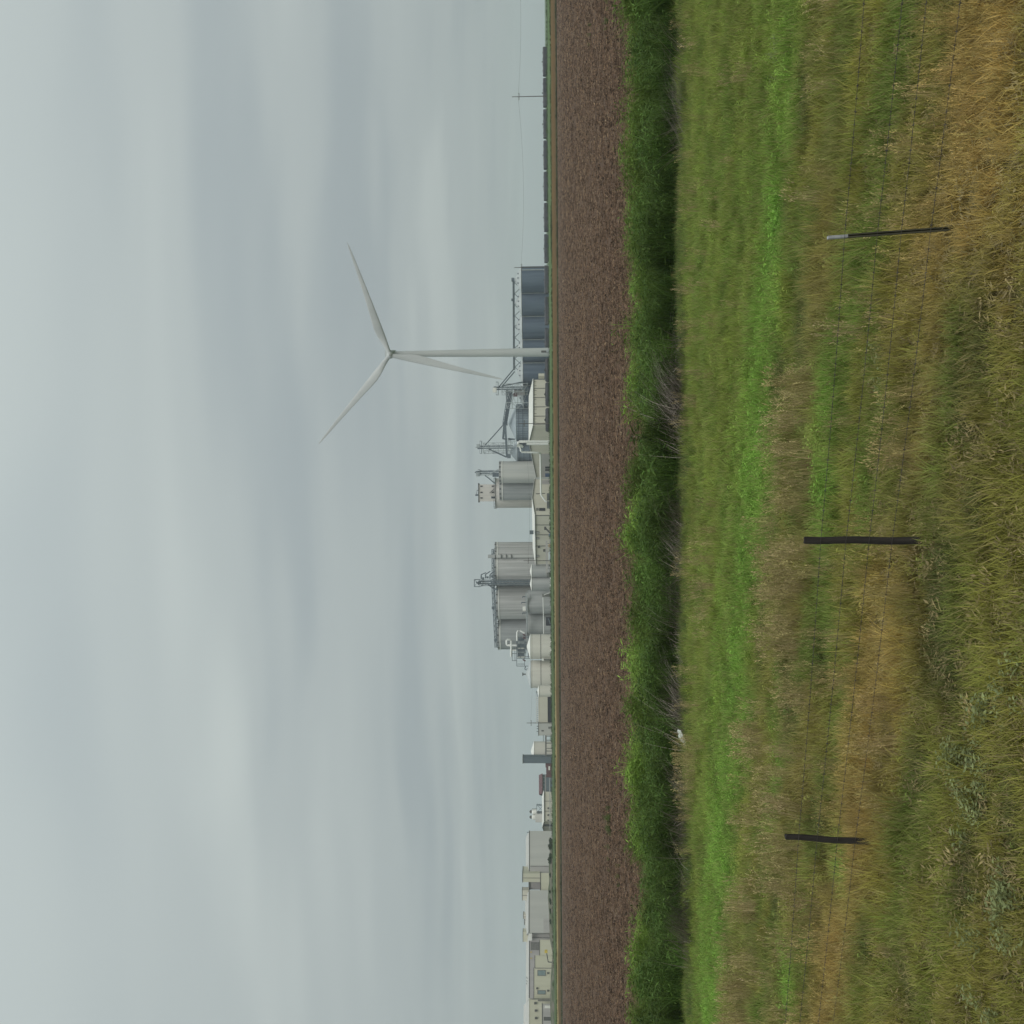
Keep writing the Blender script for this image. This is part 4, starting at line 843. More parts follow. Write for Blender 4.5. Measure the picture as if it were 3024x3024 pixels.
p = W(1624, 169, 430); g = float(zt(p.x, 430)); tag(MB().beam((p.x, 430, g - .2), (p.x, 430, g + 1.7), .14).beam((p.x - .12, 430, g + 1.7), (p.x + .12, 430, g + 1.7), .16, .12).build('marker_post', 'trim'), 'short dark marker post in the green crop before the train', 'post')

# ------------------------------------------------------------------ earth mound and shrubs before the grey halls
def mound(name, label, y0, y1, Y, top, seed):
    a, b_ = W(1625, y0, Y), W(1625, y1, Y); nx, ny = 90, 14; X = np.linspace(a.x, b_.x, nx); Yy = np.linspace(Y - 14, Y + 12, ny)
    XX, YY = np.meshgrid(X, Yy, indexing='ij'); e = np.sin(np.linspace(0, math.pi, nx)) ** .35; c = np.sin(np.linspace(0, math.pi, ny))
    Z = zt(XX, YY) - .15 + e[:, None] * c[None] * (top - 1.2) * (.72 + .55 * fbm(XX * .09, YY * .12, seed))
    vs = np.stack([XX, YY, Z], -1).reshape(-1, 3); fs = [(i * ny + j, i * ny + j + 1, (i + 1) * ny + j + 1, (i + 1) * ny + j) for i in range(nx - 1) for j in range(ny - 1)]
    mb = MB(); mb.add(vs.tolist(), fs, True); o = mb.build(name, M['mound']); o['kind'] = 'structure'; return o
M['mound'] = nmat('weedy_earth', (.055, .080, .035), (.135, .125, .095), .22, (1, 1, 2), .95, 6, lo=.40, hi=.56)
mound('earth_mound', '', 2475, 2800, 562, 4.6, 4)
mound('earth_mound', '', 2830, 3090, 530, 3.4, 8)

# ------------------------------------------------------------------ plant prototypes (blades and leaves as real faces)
def plant_mat(name, tipc, tipk, trans=.25, rough=.7, straw=0.0):
    m = bpy.data.materials.new(name); m.use_nodes = True; t = m.node_tree; b = t.nodes['Principled BSDF']
    b.inputs['Roughness'].default_value = rough; b.inputs['Specular IOR Level'].default_value = .15
    ti = N(t, 'ShaderNodeAttribute', attribute_type='INSTANCER', attribute_name='tint')
    h = N(t, 'ShaderNodeAttribute', attribute_type='GEOMETRY', attribute_name='along'); r = N(t, 'ShaderNodeAttribute', attribute_type='GEOMETRY', attribute_name='rnd')
    k = N(t, 'ShaderNodeVectorMath', operation='SCALE'); t.links.new(ti.outputs['Color'], k.inputs[0])
    t.links.new(math_node(t, 'ADD', .62, math_node(t, 'MULTIPLY', r.outputs['Fac'], .76)), k.inputs[3])
    tp = math_node(t, 'MULTIPLY', math_node(t, 'POWER', h.outputs['Fac'], 2.0), tipk)
    hsh = math_node(t, 'FRACT', math_node(t, 'MULTIPLY', r.outputs['Fac'], 17.31))
    stw = math_node(t, 'MULTIPLY', math_node(t, 'GREATER_THAN', hsh, 1.0 - straw), .75)
    c = mix(t, stw, mix(t, tp, k.outputs[0], tipc), (.34, .27, .13)); t.links.new(c, b.inputs['Base Color'])
    tr = N(t, 'ShaderNodeBsdfTranslucent'); t.links.new(c, tr.inputs['Color'])
    mx = N(t, 'ShaderNodeMixShader'); mx.inputs[0].default_value = trans
    t.links.new(b.outputs[0], mx.inputs[1]); t.links.new(tr.outputs[0], mx.inputs[2])
    t.links.new(mx.outputs[0], t.nodes['Material Output'].inputs[0]); return m
M['grass'] = plant_mat('grass_blades', (.28, .25, .09), .22, straw=.20)
M['dry'] = plant_mat('dry_seed_grass', (.36, .26, .12), .35, .2)
M['reed'] = plant_mat('reed_leaves', (.20, .22, .05), .35, .3)
M['stalk'] = plant_mat('dead_stalks', (.30, .26, .22), .2, .05, .9)
M['leaf'] = plant_mat('weed_leaves', (.13, .16, .05), .2, .3)

class Tuft:
    def __init__(s): s.v = []; s.f = []; s.a = []; s.r = []
    def blade(s, p, d, H, w, bend, seg=3, rnd=None, droop=0):
        rnd = random.random() if rnd is None else rnd; d = Vector(d); d.z = 0; d = d.normalized() if d.length > 0 else Vector((1, 0, 0)); sd_ = Vector((-d.y, d.x, 0)); o = len(s.v); p = Vector(p)
        tw = random.uniform(-.5, .5); sd_ = (sd_ * math.cos(tw) + d * math.sin(tw))
        for i in range(seg + 1):
            q = i / seg; c = p + d * (bend * H * q ** 1.7) + Vector((0, 0, H * (q - droop * q ** 3))); ww = w * (1 - q ** 1.6) * .5
            if i < seg: s.v += [c - sd_ * ww, c + sd_ * ww]; s.a += [q, q]; s.r += [rnd, rnd]
            else: s.v.append(c); s.a.append(1); s.r.append(rnd)
        for i in range(seg - 1): s.f.append((o + 2 * i, o + 2 * i + 1, o + 2 * i + 3, o + 2 * i + 2))
        s.f.append((o + 2 * seg - 2, o + 2 * seg - 1, o + 2 * seg)); return c
    def leaf(s, p, d, L, w, tilt, rnd=None):
        rnd = random.random() if rnd is None else rnd; d = Vector(d).normalized(); sd_ = Vector((-d.y, d.x, 0)).normalized() if abs(d.z) < .99 else Vector((1, 0, 0)); p = Vector(p); o = len(s.v); sd_ = sd_ + Vector((0, 0, random.uniform(-.6, .6)))
        s.v += [p, p + d * L * .45 + sd_ * w / 2, p + d * L + Vector((0, 0, -tilt * L)), p + d * L * .45 - sd_ * w / 2]; s.a += [0, .5, 1, .5]; s.r += [rnd] * 4; s.f.append((o, o + 1, o + 2, o + 3))
    def obj(s, name, mat, coll):
        me = bpy.data.meshes.new(name); me.from_pydata([tuple(v) for v in s.v], [], s.f)
        for nm, dat in (('along', s.a), ('rnd', s.r)): me.attributes.new(nm, 'FLOAT', 'POINT').data.foreach_set('value', dat)
        me.materials.append(mat); o = bpy.data.objects.new(name, me); coll.objects.link(o); return o
U = random.uniform
def rdir():
    a = U(0, 2 * math.pi); return (math.cos(a), math.sin(a), 0)
def disc(r):
    a, q = U(0, 2 * math.pi), r * math.sqrt(random.random()); return (q * math.cos(a), q * math.sin(a), -.02)
pc = bpy.data.collections.new('plant_prototypes')          # never linked to the scene; instanced only
PRO = {}
def proto(key, t, mat): PRO.setdefault(key, []).append(t.obj(key, M[mat], pc))
for k in range(4):                                          # short meadow grass
    t = Tuft()
    for i in range(75): t.blade(disc(.17), rdir(), U(.10, .28), U(.006, .013), U(.15, .9), 3, None, U(0, .25))
    proto('short_grass', t, 'grass')
for k in range(4):                                          # taller bunch grass
    t = Tuft()
    for i in range(55): t.blade(disc(.10), rdir(), U(.25, .60), U(.006, .012), U(.15, .8), 4, None, U(0, .3))
    proto('bunch_grass', t, 'grass')
for k in range(4):                                          # dry seed-head grass
    t = Tuft()
    for i in range(34):
        r0 = random.random(); dd_ = rdir(); p = disc(.14); c = t.blade(p, dd_, U(.45, .95), .007, U(.05, .26), 3, r0)
        for j in range(4): t.leaf(c - Vector((0, 0, .035 * j)), (dd_[0] * .4 + U(-.5, .5), dd_[1] * .4 + U(-.5, .5), .8), U(.05, .10), U(.010, .022), .2, r0)
    for i in range(26): t.blade(disc(.14), rdir(), U(.15, .40), U(.008, .014), U(.3, .9), 3, None, U(0, .3))
    proto('seed_grass', t, 'dry')
for k in range(3):                                          # broad weeds
    t = Tuft()
    for i in range(9):
        p = Vector(disc(.12)); H = U(.15, .45); lean = Vector((U(-.12, .12), U(-.12, .12), H))
        for j in range(9): t.leaf(p + lean * (j / 9 + .08), (*rdir()[:2], U(.1, .6)), U(.06, .14), U(.025, .05), U(0, .3))
    proto('weed', t, 'leaf')
for k in range(5):                                          # tall ditch reeds
    t = Tuft()
    for i in range(70): t.blade(disc(.26), rdir(), U(.6, 1.6), U(.014, .030), U(.10, .70), 4, None, U(0, .35))
    for i in range(50): t.leaf(Vector(disc(.32)) + Vector((0, 0, U(.15, 1.25))), (*rdir()[:2], U(-.1, .7)), U(.15, .34), U(.03, .055), U(0, .4))
    proto('reed', t, 'reed')
for k in range(3):                                          # dead fallen stalks, leaning one way
    t = Tuft()
    for i in range(34): t.blade(disc(.45), (1, U(-.6, .2), 0), U(.3, 1.0), U(.009, .018), U(.6, 2.0), 3, None, U(-.1, .45))
    proto('dead_stalk', t, 'stalk')
for k in range(4):                                          # crop residue
    t = Tuft()
    for i in range(5): t.blade((U(-.25, .25), U(-.15, .15), 0), (1, U(-.7, .7), 0), U(.02, .10), U(.02, .05), U(1.6, 4.0), 2, None, U(0, .5))
    for i in range(4): t.leaf((U(-.25, .25), U(-.15, .15), .02), (U(.5, 1), U(-.5, .5), U(0, .35)), U(.10, .26), U(.02, .06), 0)
    proto('residue', t, 'stalk')
for k in range(3):                                          # soil clods
    t = Tuft()
    for i in range(7):
        p = Vector((U(-.3, .3), U(-.2, .2), 0)); r = U(.03, .085); o = len(t.v); rn = random.random()
        t.v += [p + Vector((r * U(.8, 1.3), 0, 0)), p + Vector((0, r, 0)), p + Vector((-r * U(.8, 1.3), 0, 0)), p + Vector((0, -r, 0)), p + Vector((U(-.3, .3) * r, U(-.3, .3) * r, r * U(.7, 1.2)))]; t.a += [0] * 5; t.r += [rn] * 5
        t.f += [(o, o + 1, o + 4), (o + 1, o + 2, o + 4), (o + 2, o + 3, o + 4), (o + 3, o, o + 4)]
    proto('clod', t, 'stalk')
for k in range(3):                                          # a metre-high far bush clump for the verge
    t = Tuft()
    for i in range(60): t.leaf(Vector((U(-.6, .6), U(-.5, .5), U(0, .8) * U(.4, 1))), (U(-1, 1), U(-1, 1), U(0, 1)), U(.15, .35), U(.08, .2), .1)
    proto('clump', t, 'leaf')

def scatter(name, key, x, y, scl, tint, label, cat, tilt=.12, rotz=None, dz=0):
    n = len(x)
    if n == 0: return
    z = zt(x, y) + dz; me = bpy.data.meshes.new(name); me.from_pydata(np.stack([x, y, z], -1).tolist(), [], [])
    rot = np.stack([rng.uniform(-tilt, tilt, n), rng.uniform(-tilt, tilt, n), rng.uniform(0, 6.283, n) if rotz is None else rotz], -1)
    me.attributes.new('rot', 'FLOAT_VECTOR', 'POINT').data.foreach_set('vector', rot.astype(np.float32).ravel())
    me.attributes.new('tint', 'FLOAT_VECTOR', 'POINT').data.foreach_set('vector', np.clip(tint, .004, .9).astype(np.float32).ravel())
    me.attributes.new('scl', 'FLOAT', 'POINT').data.foreach_set('value', np.asarray(scl, np.float32))
    me.attributes.new('pick', 'INT', 'POINT').data.foreach_set('value', rng.integers(0, len(PRO[key]), n).astype(np.int32))
    o = bpy.data.objects.new(name, me); COL.objects.link(o); tag(o, label, cat, None, 'stuff')
    cc = bpy.data.collections.new(key + '_prototypes')
    for p in PRO[key]: cc.objects.link(p)
    ng = bpy.data.node_groups.new(name, 'GeometryNodeTree')
    ng.interface.new_socket('Geometry', in_out='INPUT', socket_type='NodeSocketGeometry'); ng.interface.new_socket('Geometry', in_out='OUTPUT', socket_type='NodeSocketGeometry')
    gi, go = ng.nodes.new('NodeGroupInput'), ng.nodes.new('NodeGroupOutput'); ci = ng.nodes.new('GeometryNodeCollectionInfo')
    ci.inputs['Collection'].default_value = cc; ci.inputs['Separate Children'].default_value = True; ci.inputs['Reset Children'].default_value = True
    ip = ng.nodes.new('GeometryNodeInstanceOnPoints'); ip.inputs['Pick Instance'].default_value = True
    def na(nm, ty):
        q = ng.nodes.new('GeometryNodeInputNamedAttribute'); q.data_type = ty; q.inputs['Name'].default_value = nm
        return [s_ for s_ in q.outputs if s_.enabled and s_.name == 'Attribute'][0]
    L = ng.links.new
    L(gi.outputs[0], ip.inputs['Points']); L(ci.outputs[0], ip.inputs['Instance']); L(na('pick', 'INT'), ip.inputs['Instance Index'])
    L(na('rot', 'FLOAT_VECTOR'), ip.inputs['Rotation']); L(na('scl', 'FLOAT'), ip.inputs['Scale']); L(ip.outputs[0], go.inputs[0])
    md = o.modifiers.new('scatter', 'NODES'); md.node_group = ng; return o

# ------------------------------------------------------------------ meadow: what grows where (world plan coordinates)
SLP = 0.45                                                  # the fence and the mown strips run slightly away to one side
def points(n, y0, y1, pad=3.0):
    q = rng.random(n); a0, a1 = y0, y1
    Y = np.sqrt(q * (a1 ** 2 - a0 ** 2) + a0 ** 2); X = rng.uniform(-1, 1, n) * (Y * .515 + pad); return X, Y
GREEN = np.array((.150, .240, .050)); BRIGHT = np.array((.205, .415, .072)); FRESH = np.array((.195, .320, .060)); OLIVE = np.array((.270, .275, .066)); GOLD = np.array((.530, .375, .145)); TAN = np.array((.480, .380, .210)); BROWN = np.array((.260, .205, .095)); DARK = np.array((.060, .085, .030)); PALE = np.array((.24, .27, .12))
def gp(x, y):                                               # a photograph pixel on the flat meadow
    d = ray(x, y); k = (-CAMZ + .15) / d.z; return d.x * k, d.y * k
def blobs(X, Y, L):
    s_ = np.zeros_like(X)
    for x, y, rx_, ry_ in L:
        bx_, by_ = gp(x, y); s_ = np.maximum(s_, np.exp(-(((X - bx_) / rx_) ** 2 + ((Y - by_) / ry_) ** 2)))
    return s_
def zones(X, Y):
    wv = Y + SLP * X; along_ = X - SLP * Y
    n1 = fbm(along_ * .22, wv * .9, 11); n2 = fbm(along_ * .6, wv * 1.6, 21); n3 = fbm(X * 1.7, Y * 1.7, 31)
    bright = np.exp(-((wv - 23.6 + (n1 - .5) * 2.0) / (2.6 - 1.0 * sm(2, 6, X))) ** 2) * (.45 + .35 * sm(9, 4, X)) * np.clip(.35 + 1.1 * n2 * (.5 + n3), 0, 1.15) + .85 * blobs(X, Y, [(2415, 1400, 1.0, .9), (2440, 1180, .8, .6), (2290, 650, .7, .5), (2330, 2900, 1.0, .6), (2480, 2560, .5, .5), (2300, 2300, 1.0, .5)])
    gold = np.exp(-((wv - 13.55 + (n1 - .5) * .8) / 1.0) ** 2) * np.clip(.28 + .9 * (sm(.2, -1.6, X) + .8 * sm(2.0, 3.4, X)), 0, 1) * (.65 + .7 * n2) + .75 * blobs(X, Y, [(2900, 300, 1.9, .6), (2960, 700, 1.2, .35), (2960, 120, 1.6, .45), (2990, 420, 1.2, .35), (2860, 560, 1.2, .3)]) * (.5 + n2)
    tan_ = np.exp(-((wv - 18.8) / 2.4) ** 2) * sm(.38, .62, n1 * .6 + n2 * .4) * sm(6.5, 0, X) * .85 + .5 * np.exp(-((wv - 28.5) / 2.4) ** 2) * sm(.45, .65, n1) * sm(3, -5, X)
    dark = 1.1 * blobs(X, Y, [(2800, 1620, .7, .25), (2880, 1480, .5, .2), (2840, 1180, .8, .2), (2900, 1000, .6, .2), (2840, 2600, .6, .25), (2960, 2400, .6, .2), (2360, 960, .9, .4), (2330, 2050, .9, .4), (2290, 2650, .7, .4), (2380, 300, .8, .4), (2420, 2450, .6, .3), (2250, 1900, .8, .3), (2740, 1900, .9, .45), (2760, 1720, .8, .4), (2790, 1980, .7, .35), (2330, 640, .5, .35), (2560, 2790, .5, .3), (2700, 2250, .5, .3), (2680, 2900, .5, .3), (2420, 1950, .5, .3), (2800, 2030, .5, .2), (2300, 1120, .8, .5)])
    near = sm(12.3, 10.5, wv); return wv, n1, n2, n3, np.clip(bright, 0, 1), np.clip(gold, 0, 1), np.clip(tan_, 0, 1), dark, near
def lerp(c, col, w): return c * (1 - w[:, None]) + col[None] * w[:, None]
def colours(X, Y):
    wv, n1, n2, n3, br_, go_, ta_, dk_, nr_ = zones(X, Y)
    c = GREEN[None] * (1 - sm(.35, .65, n2)[:, None]) + OLIVE[None] * sm(.35, .65, n2)[:, None]
    c = lerp(c, BROWN, .30 * sm(.55, .75, n1)); c = lerp(c, TAN, ta_ * .35); c = lerp(c, OLIVE, nr_ * .45); c = lerp(c, FRESH, .55 * sm(20.5, 24, wv) * (.5 + n2)); c = lerp(c, GOLD, go_ * .8); c = lerp(c, BRIGHT, br_ * .95); c = lerp(c, DARK, np.clip(dk_ * .95, 0, .9))
    n4 = fbm(X * .75 + 9, Y * .75, 51); return c * (.45 + .62 * n3 + .5 * n4)[:, None] * np.array((1.16, 1.10, 1.0))[None]

X, Y = points(36000, 7.0, 37.0); z_ = zones(X, Y)
clump = lambda X, Y: .55 + .95 * fbm(X * 1.1, Y * 1.1, 81)
scatter('meadow_grass', 'short_grass', X, Y, rng.uniform(.7, 1.3, len(X)) * clump(X, Y), colours(X, Y), 'short mixed green and olive meadow grass', 'grass')
X, Y = points(15000, 7.0, 36.0); z_ = zones(X, Y); keep = rng.random(len(X)) < np.clip(.75 - .75 * z_[4] - .7 * z_[7], .03, 1) * np.where(z_[0] > 22, .55, 1) * (1 - .45 * z_[8])
X, Y = X[keep], Y[keep]; scatter('bunch_grass', 'bunch_grass', X, Y, rng.uniform(.5, 1.0, len(X)) * (.5 + .5 * sm(9, 14, Y)) * clump(X + 40, Y), colours(X, Y), 'taller rough bunch grass around the wire fence', 'grass')
X, Y = points(16000, 7.0, 34.0); z_ = zones(X, Y); keep = rng.random(len(X)) < np.clip(.02 + 1.0 * z_[6] * sm(.42, .56, fbm(X * .9, Y * .9, 91)) + .42 * z_[5] * (1 - .65 * z_[8]) - z_[4] - z_[7], 0, 1) * (1 - .5 * sm(24, 26, z_[0]))
for px_, py_ in ((2.9, 11.7), (-.36, 13.0), (-4.8, 15.05)): keep &= ~((abs(X - px_) < .45) & (Y > py_ - 2.2) & (Y < py_ + .2))
X, Y = X[keep], Y[keep]
z_ = zones(X, Y); c = lerp(np.tile(TAN, (len(X), 1)), GOLD, np.clip(z_[5] + z_[8] * .3, 0, 1)) * rng.uniform(.65, 1.2, (len(X), 1)); c = lerp(c, OLIVE, rng.random(len(X)) * .55)
scatter('seed_grass', 'seed_grass', X, Y, rng.uniform(.55, 1.0, len(X)) * (.6 + .4 * sm(8, 13, Y)) * (1 - .35 * z_[5]), c, 'dry tan seed-head grass behind and below the wire fence', 'grass', .2)
X, Y = points(14000, 7.0, 35.0); z_ = zones(X, Y); keep = rng.random(len(X)) < np.clip(sm(.5, .68, z_[2]) * .35 + .4 * z_[7] + .95 * z_[4] + .25 * sm(.55, .7, fbm(X * .5, Y * .5, 95)), 0, 1); X, Y = X[keep], Y[keep]
scatter('meadow_weeds', 'weed', X, Y, rng.uniform(.5, 1.0, len(X)) * (.35 + .45 * sm(9, 18, Y)), lerp(colours(X, Y), GREEN, np.full(len(X), .25)), 'low broad-leaved weeds among the meadow grass', 'weeds')
PX, PY = [], []
X, Y = points(7000, 7.0, 15.0); scatter('dead_thatch', 'residue', X, Y, rng.uniform(.25, .55, len(X)), np.tile(BROWN * 1.15, (len(X), 1)) * rng.uniform(.35, 1.1, (len(X), 1)), 'flattened dead thatch in the near grass', 'thatch', .4, None, .10)
for x, y, m_, sp_ in ((2835, 2330, 24, .3), (2955, 2680, 16, .22), (2880, 2830, 10, .3), (2900, 2100, 8, .3), (2960, 2060, 7, .25), (2600, 1120, 10, .3), (2300, 190, 10, .4)):
    gx, gy = gp(x, y); PX += list(rng.normal(gx, sp_, m_)); PY += list(rng.normal(gy, sp_ * .8, m_))
PX, PY = np.array(PX), np.array(PY); scatter('pale_weeds', 'weed', PX, PY, rng.uniform(.45, .8, len(PX)), np.tile(PALE, (len(PX), 1)) * rng.uniform(.7, 1.2, (len(PX), 1)), 'pale sage-green weeds in the rough grass', 'weeds')

# ditch reeds: two rows; tint paints the front face shaded, the back tops sunlit
def edge(X, k): return (fbm(X * .22, X * 0 + k, 40 + k, 3) - .5)
n = 7600; X = rng.uniform(-29, 29, n); Y = rng.uniform(35.0, 46.8, n); lo_ = 36.2 + 3.2 * edge(X, 1); hi_ = 45.2 + 1.5 * edge(X, 2)
keep = (Y > lo_) & (Y < hi_) & (fbm(X * .6, Y * .7, 55) > .46); X, Y = X[keep], Y[keep]
bk = sm(40.0, 43.0, Y); n3 = fbm(X * .5, Y * .5, 61); sz = (.46 + 1.12 * fbm(X * .9, Y * .6, 66)) * rng.uniform(.6, 1.25, len(X))
RG, RY = np.array((.066, .128, .028)), np.array((.165, .260, .046))
c = lerp(np.tile(RG, (len(X), 1)), RY, np.clip(bk * .72 + (n3 - .5) * .6, 0, 1)) * (.30 + 1.45 * n3 * fbm(X * 1.1, Y * .9, 63) * 2)[:, None]
scatter('ditch_reeds', 'reed', X, Y, sz, c, 'thick band of tall green reeds along the ditch', 'reeds')
n = 3200; X = rng.uniform(-29, 29, n); Y = 46.2 + 1.4 * edge(X, 2) + rng.normal(0, .7, n)
scatter('rim_grass', 'bunch_grass', X, Y, rng.uniform(.6, 1.2, n), lerp(np.tile(RG * 1.1, (n, 1)), TAN * .8, rng.random(n) * .5), 'ragged grass along the near rim of the ploughed field', 'grass')
n = 2600; X = rng.uniform(-27, 27, n); Y = 35.2 + 2.6 * edge(X, 1) + rng.normal(0, .7, n)
scatter('ditch_grass', 'bunch_grass', X, Y, rng.uniform(.5, 1.0, n), np.tile(np.array((.085, .165, .045)), (n, 1)) * rng.uniform(.6, 1.2, (n, 1)), 'dark green grass at the foot of the reeds', 'grass')
# dead stalks lie in clusters at the foot of the reeds
DX, DY, DS = [], [], []
for (x, y, m_, sp_) in ((2010, 1240, 20, 1.0), (2000, 1180, 7, .6), (2010, 1545, 10, .8), (2020, 1650, 10, .8), (2025, 1870, 12, 1.2), (2010, 2070, 12, 1.0), (2010, 2130, 8, .7), (1990, 2300, 10, .9), (1985, 2390, 9, .9), (1975, 2520, 10, 1.0), (2020, 250, 5, .9), (2000, 420, 5, .8), (2030, 1060, 6, .8), (1995, 2680, 5, .8)):
    gx, gy = gp(x, y); DX += list(rng.normal(gx, sp_ * .55, m_)); DY += list(36.0 + 3.2 * float(edge(np.array([gx]), 1)[0]) - .35 + rng.normal(0, .3, m_)); DS += list(rng.uniform(1.0, 1.75, m_)) if m_ < 15 else list(rng.uniform(1.3, 2.0, m_))
DX, DY, DS = map(np.array, (DX, DY, DS)); rz = rng.normal(-.25, .8, len(DX)); kp = rng.random(len(DX)) < .8; DX, DY, DS, rz = DX[kp], DY[kp], DS[kp], rz[kp]
scatter('dead_stalks', 'dead_stalk', DX, DY, DS, np.tile(np.array((.27, .23, .195)), (len(DX), 1)) * rng.uniform(.5, 1.3, (len(DX), 1)), 'grey-brown dead stalks fallen out of the reeds', 'stalks', .15, rz)

# ploughed field: residue and clods near enough to be seen
def fpoints(n, y0, y1):
    Y = y0 * (y1 / y0) ** rng.random(n); X = rng.uniform(-1, 1, n) * (Y * .52 + 5); return X, Y
X, Y = fpoints(80000, 46.5, 380); keep = (fbm(X * .06, Y * .45, 71) + rng.normal(0, .12, len(X)) > .42) & (rng.random(len(X)) < 1 - .6 * sm(120, 340, Y)); X2, Y2 = fpoints(60000, 105, 392); X, Y, keep = np.concatenate([X, X2]), np.concatenate([Y, Y2]), np.concatenate([keep, fbm(X2 * .03, Y2 * .12, 77) + rng.normal(0, .12, len(X2)) > .42]); keep &= Y + SK * X < 398; X, Y = X[keep], Y[keep]; n = len(X)
c = lerp(np.tile(np.array((.285, .172, .088)), (n, 1)), np.array((.46, .35, .22)), rng.random(n) ** 4) * rng.uniform(.35, 1.2, (n, 1)) * (.55 + .9 * fbm(X * .012, (Y + SK * X) * .22, 99))[:, None]
scatter('crop_residue', 'residue', X, Y, rng.uniform(.3, .9, n) * (1 + .9 * sm(100, 260, Y)), c, 'tan crop residue strewn over the ploughed soil', 'crop residue', .1, rng.normal(0, .45, n))
X, Y = fpoints(60000, 46.5, 390); keep = (rng.random(len(X)) < 1 - .5 * sm(70, 330, Y)) & (Y + SK * X < 398); X, Y = X[keep], Y[keep]; n = len(X)
scatter('soil_clods', 'clod', X, Y, rng.uniform(.6, 1.5, n) * (1 + 1.0 * sm(90, 260, Y)), np.tile(np.array((.112, .071, .047)), (n, 1)) * rng.uniform(.3, 1.4, (n, 1)), 'dark brown clods on the ploughed soil', 'soil')
X, Y = [], []
for x, y, m_ in ((1805, 2440, 14), (1795, 2425, 8), (1795, 60, 6), (1800, 2545, 4), (1830, 2580, 4), (1745, 95, 4)):
    d = ray(x, y); k = (-CAMZ + .05) / d.z; X += list(rng.normal(d.x * k, .5, m_)); Y += list(rng.normal(d.y * k, .8, m_))
X, Y = np.array(X), np.array(Y); scatter('field_weeds', 'weed', X, Y, rng.uniform(.6, 1.2, len(X)), np.tile(np.array((.10, .14, .04)), (len(X), 1)), 'few green weeds sprouting in the ploughed field', 'weeds')
# verge: rough growth along the far rim of the field and on the crest of the bank
n = 5200; X = rng.uniform(-260, 260, n); Tt = np.concatenate([rng.normal(401.2, .8, n // 2), rng.normal(421.5, 1.2, n - n // 2)]); Y = Tt - SK * X
c = np.where((Tt < 410)[:, None], np.array((.045, .060, .022))[None], np.array((.080, .105, .038))[None]) * rng.uniform(.6, 1.4, (n, 1))
scatter('verge_growth', 'clump', X, Y, rng.uniform(.3, .8, n) * (.5 + 1.3 * fbm(X * .08, Y * .3, 88)), c, 'rough weeds along the far rim of the field', 'weeds')
n = 1500; X = rng.uniform(-240, 240, n); Tt = rng.normal(505, 9, n); Y = Tt - SK * X
scatter('crest_growth', 'clump', X, Y, rng.uniform(.4, 1.0, n) * (.5 + 1.3 * fbm(X * .07, Y * .3, 89)), np.tile(np.array((.060, .095, .035)), (n, 1)) * rng.uniform(.6, 1.4, (n, 1)), 'rough green growth on the crest before the plant', 'weeds')

# ------------------------------------------------------------------ dark shrubs on the earth mound
def leafcloud(mb, c, rx_, rz_, n, lf):
    for i in range(n):
        u = Vector((random.gauss(0, 1), random.gauss(0, 1), random.gauss(0, 1))).normalized() * (random.random() ** .4); p = Vector(c) + Vector((u.x * rx_, u.y * rx_, u.z * rz_ * (1 + .3 * math.sin(u.x * 5))))
        a = Vector((U(-1, 1), U(-1, 1), U(-1, 1))).normalized(); b2 = a.cross(Vector((U(-1, 1), U(-1, 1), U(-1, 1)))).normalized(); q = U(.6, 1.3) * lf
        mb.add([p - a * q, p + b2 * q * .6, p + a * q, p - b2 * q * .6], [(0, 1, 2, 3)])
M['shrub'] = nmat('dark_shrub_leaves', (.022, .040, .018), (.050, .075, .030), .9, rough=.9)
slabs = ['beside the corner of the grey hall', 'halfway along the grey hall', 'on the bare crest of the earth mound', 'close to the grey hall downspout', 'below the yellow-beige annex', 'below the annex bulkhead recess', 'at the start of the longest grey hall', 'on the weedy end of the earth mound', 'alone near the low end of the earth mound']
for (y, xt, wpx), sl_ in zip(((2486, 1621, 26), (2500, 1619, 20), (2528, 1622, 16), (2540, 1618, 22), (2584, 1622, 14), (2633, 1621, 10), (2660, 1622, 22), (2690, 1623, 18), (2722, 1623, 14)), slabs):
    Ys = 553; p = W(xt, y, Ys); r = wpx * S(Ys) / 2; zb_ = float(zt(p.x, Ys)) + .8; zt_ = max(p.z, zb_ + 1.5)
    o = thing('shrub', 'dark green rounded shrub ' + sl_, 'shrub', (p.x, Ys, zb_), 'shrubs on the earth mound'); mb = MB(); leafcloud(mb, (p.x, Ys, (zb_ + zt_) / 2), r, (zt_ - zb_) / 2, 420, .32); mb.build('crown', 'shrub', o)
    s_ = MB()
    for k in range(4): s_.tube([(p.x + U(-.1, .1), Ys, zb_ - .4), (p.x + U(-.8, .8) * r * .6, Ys + U(-.5, .5), (zb_ + zt_) / 2 + .3)], .06, 6, .02)
    s_.build('trunk', 'pole', o)

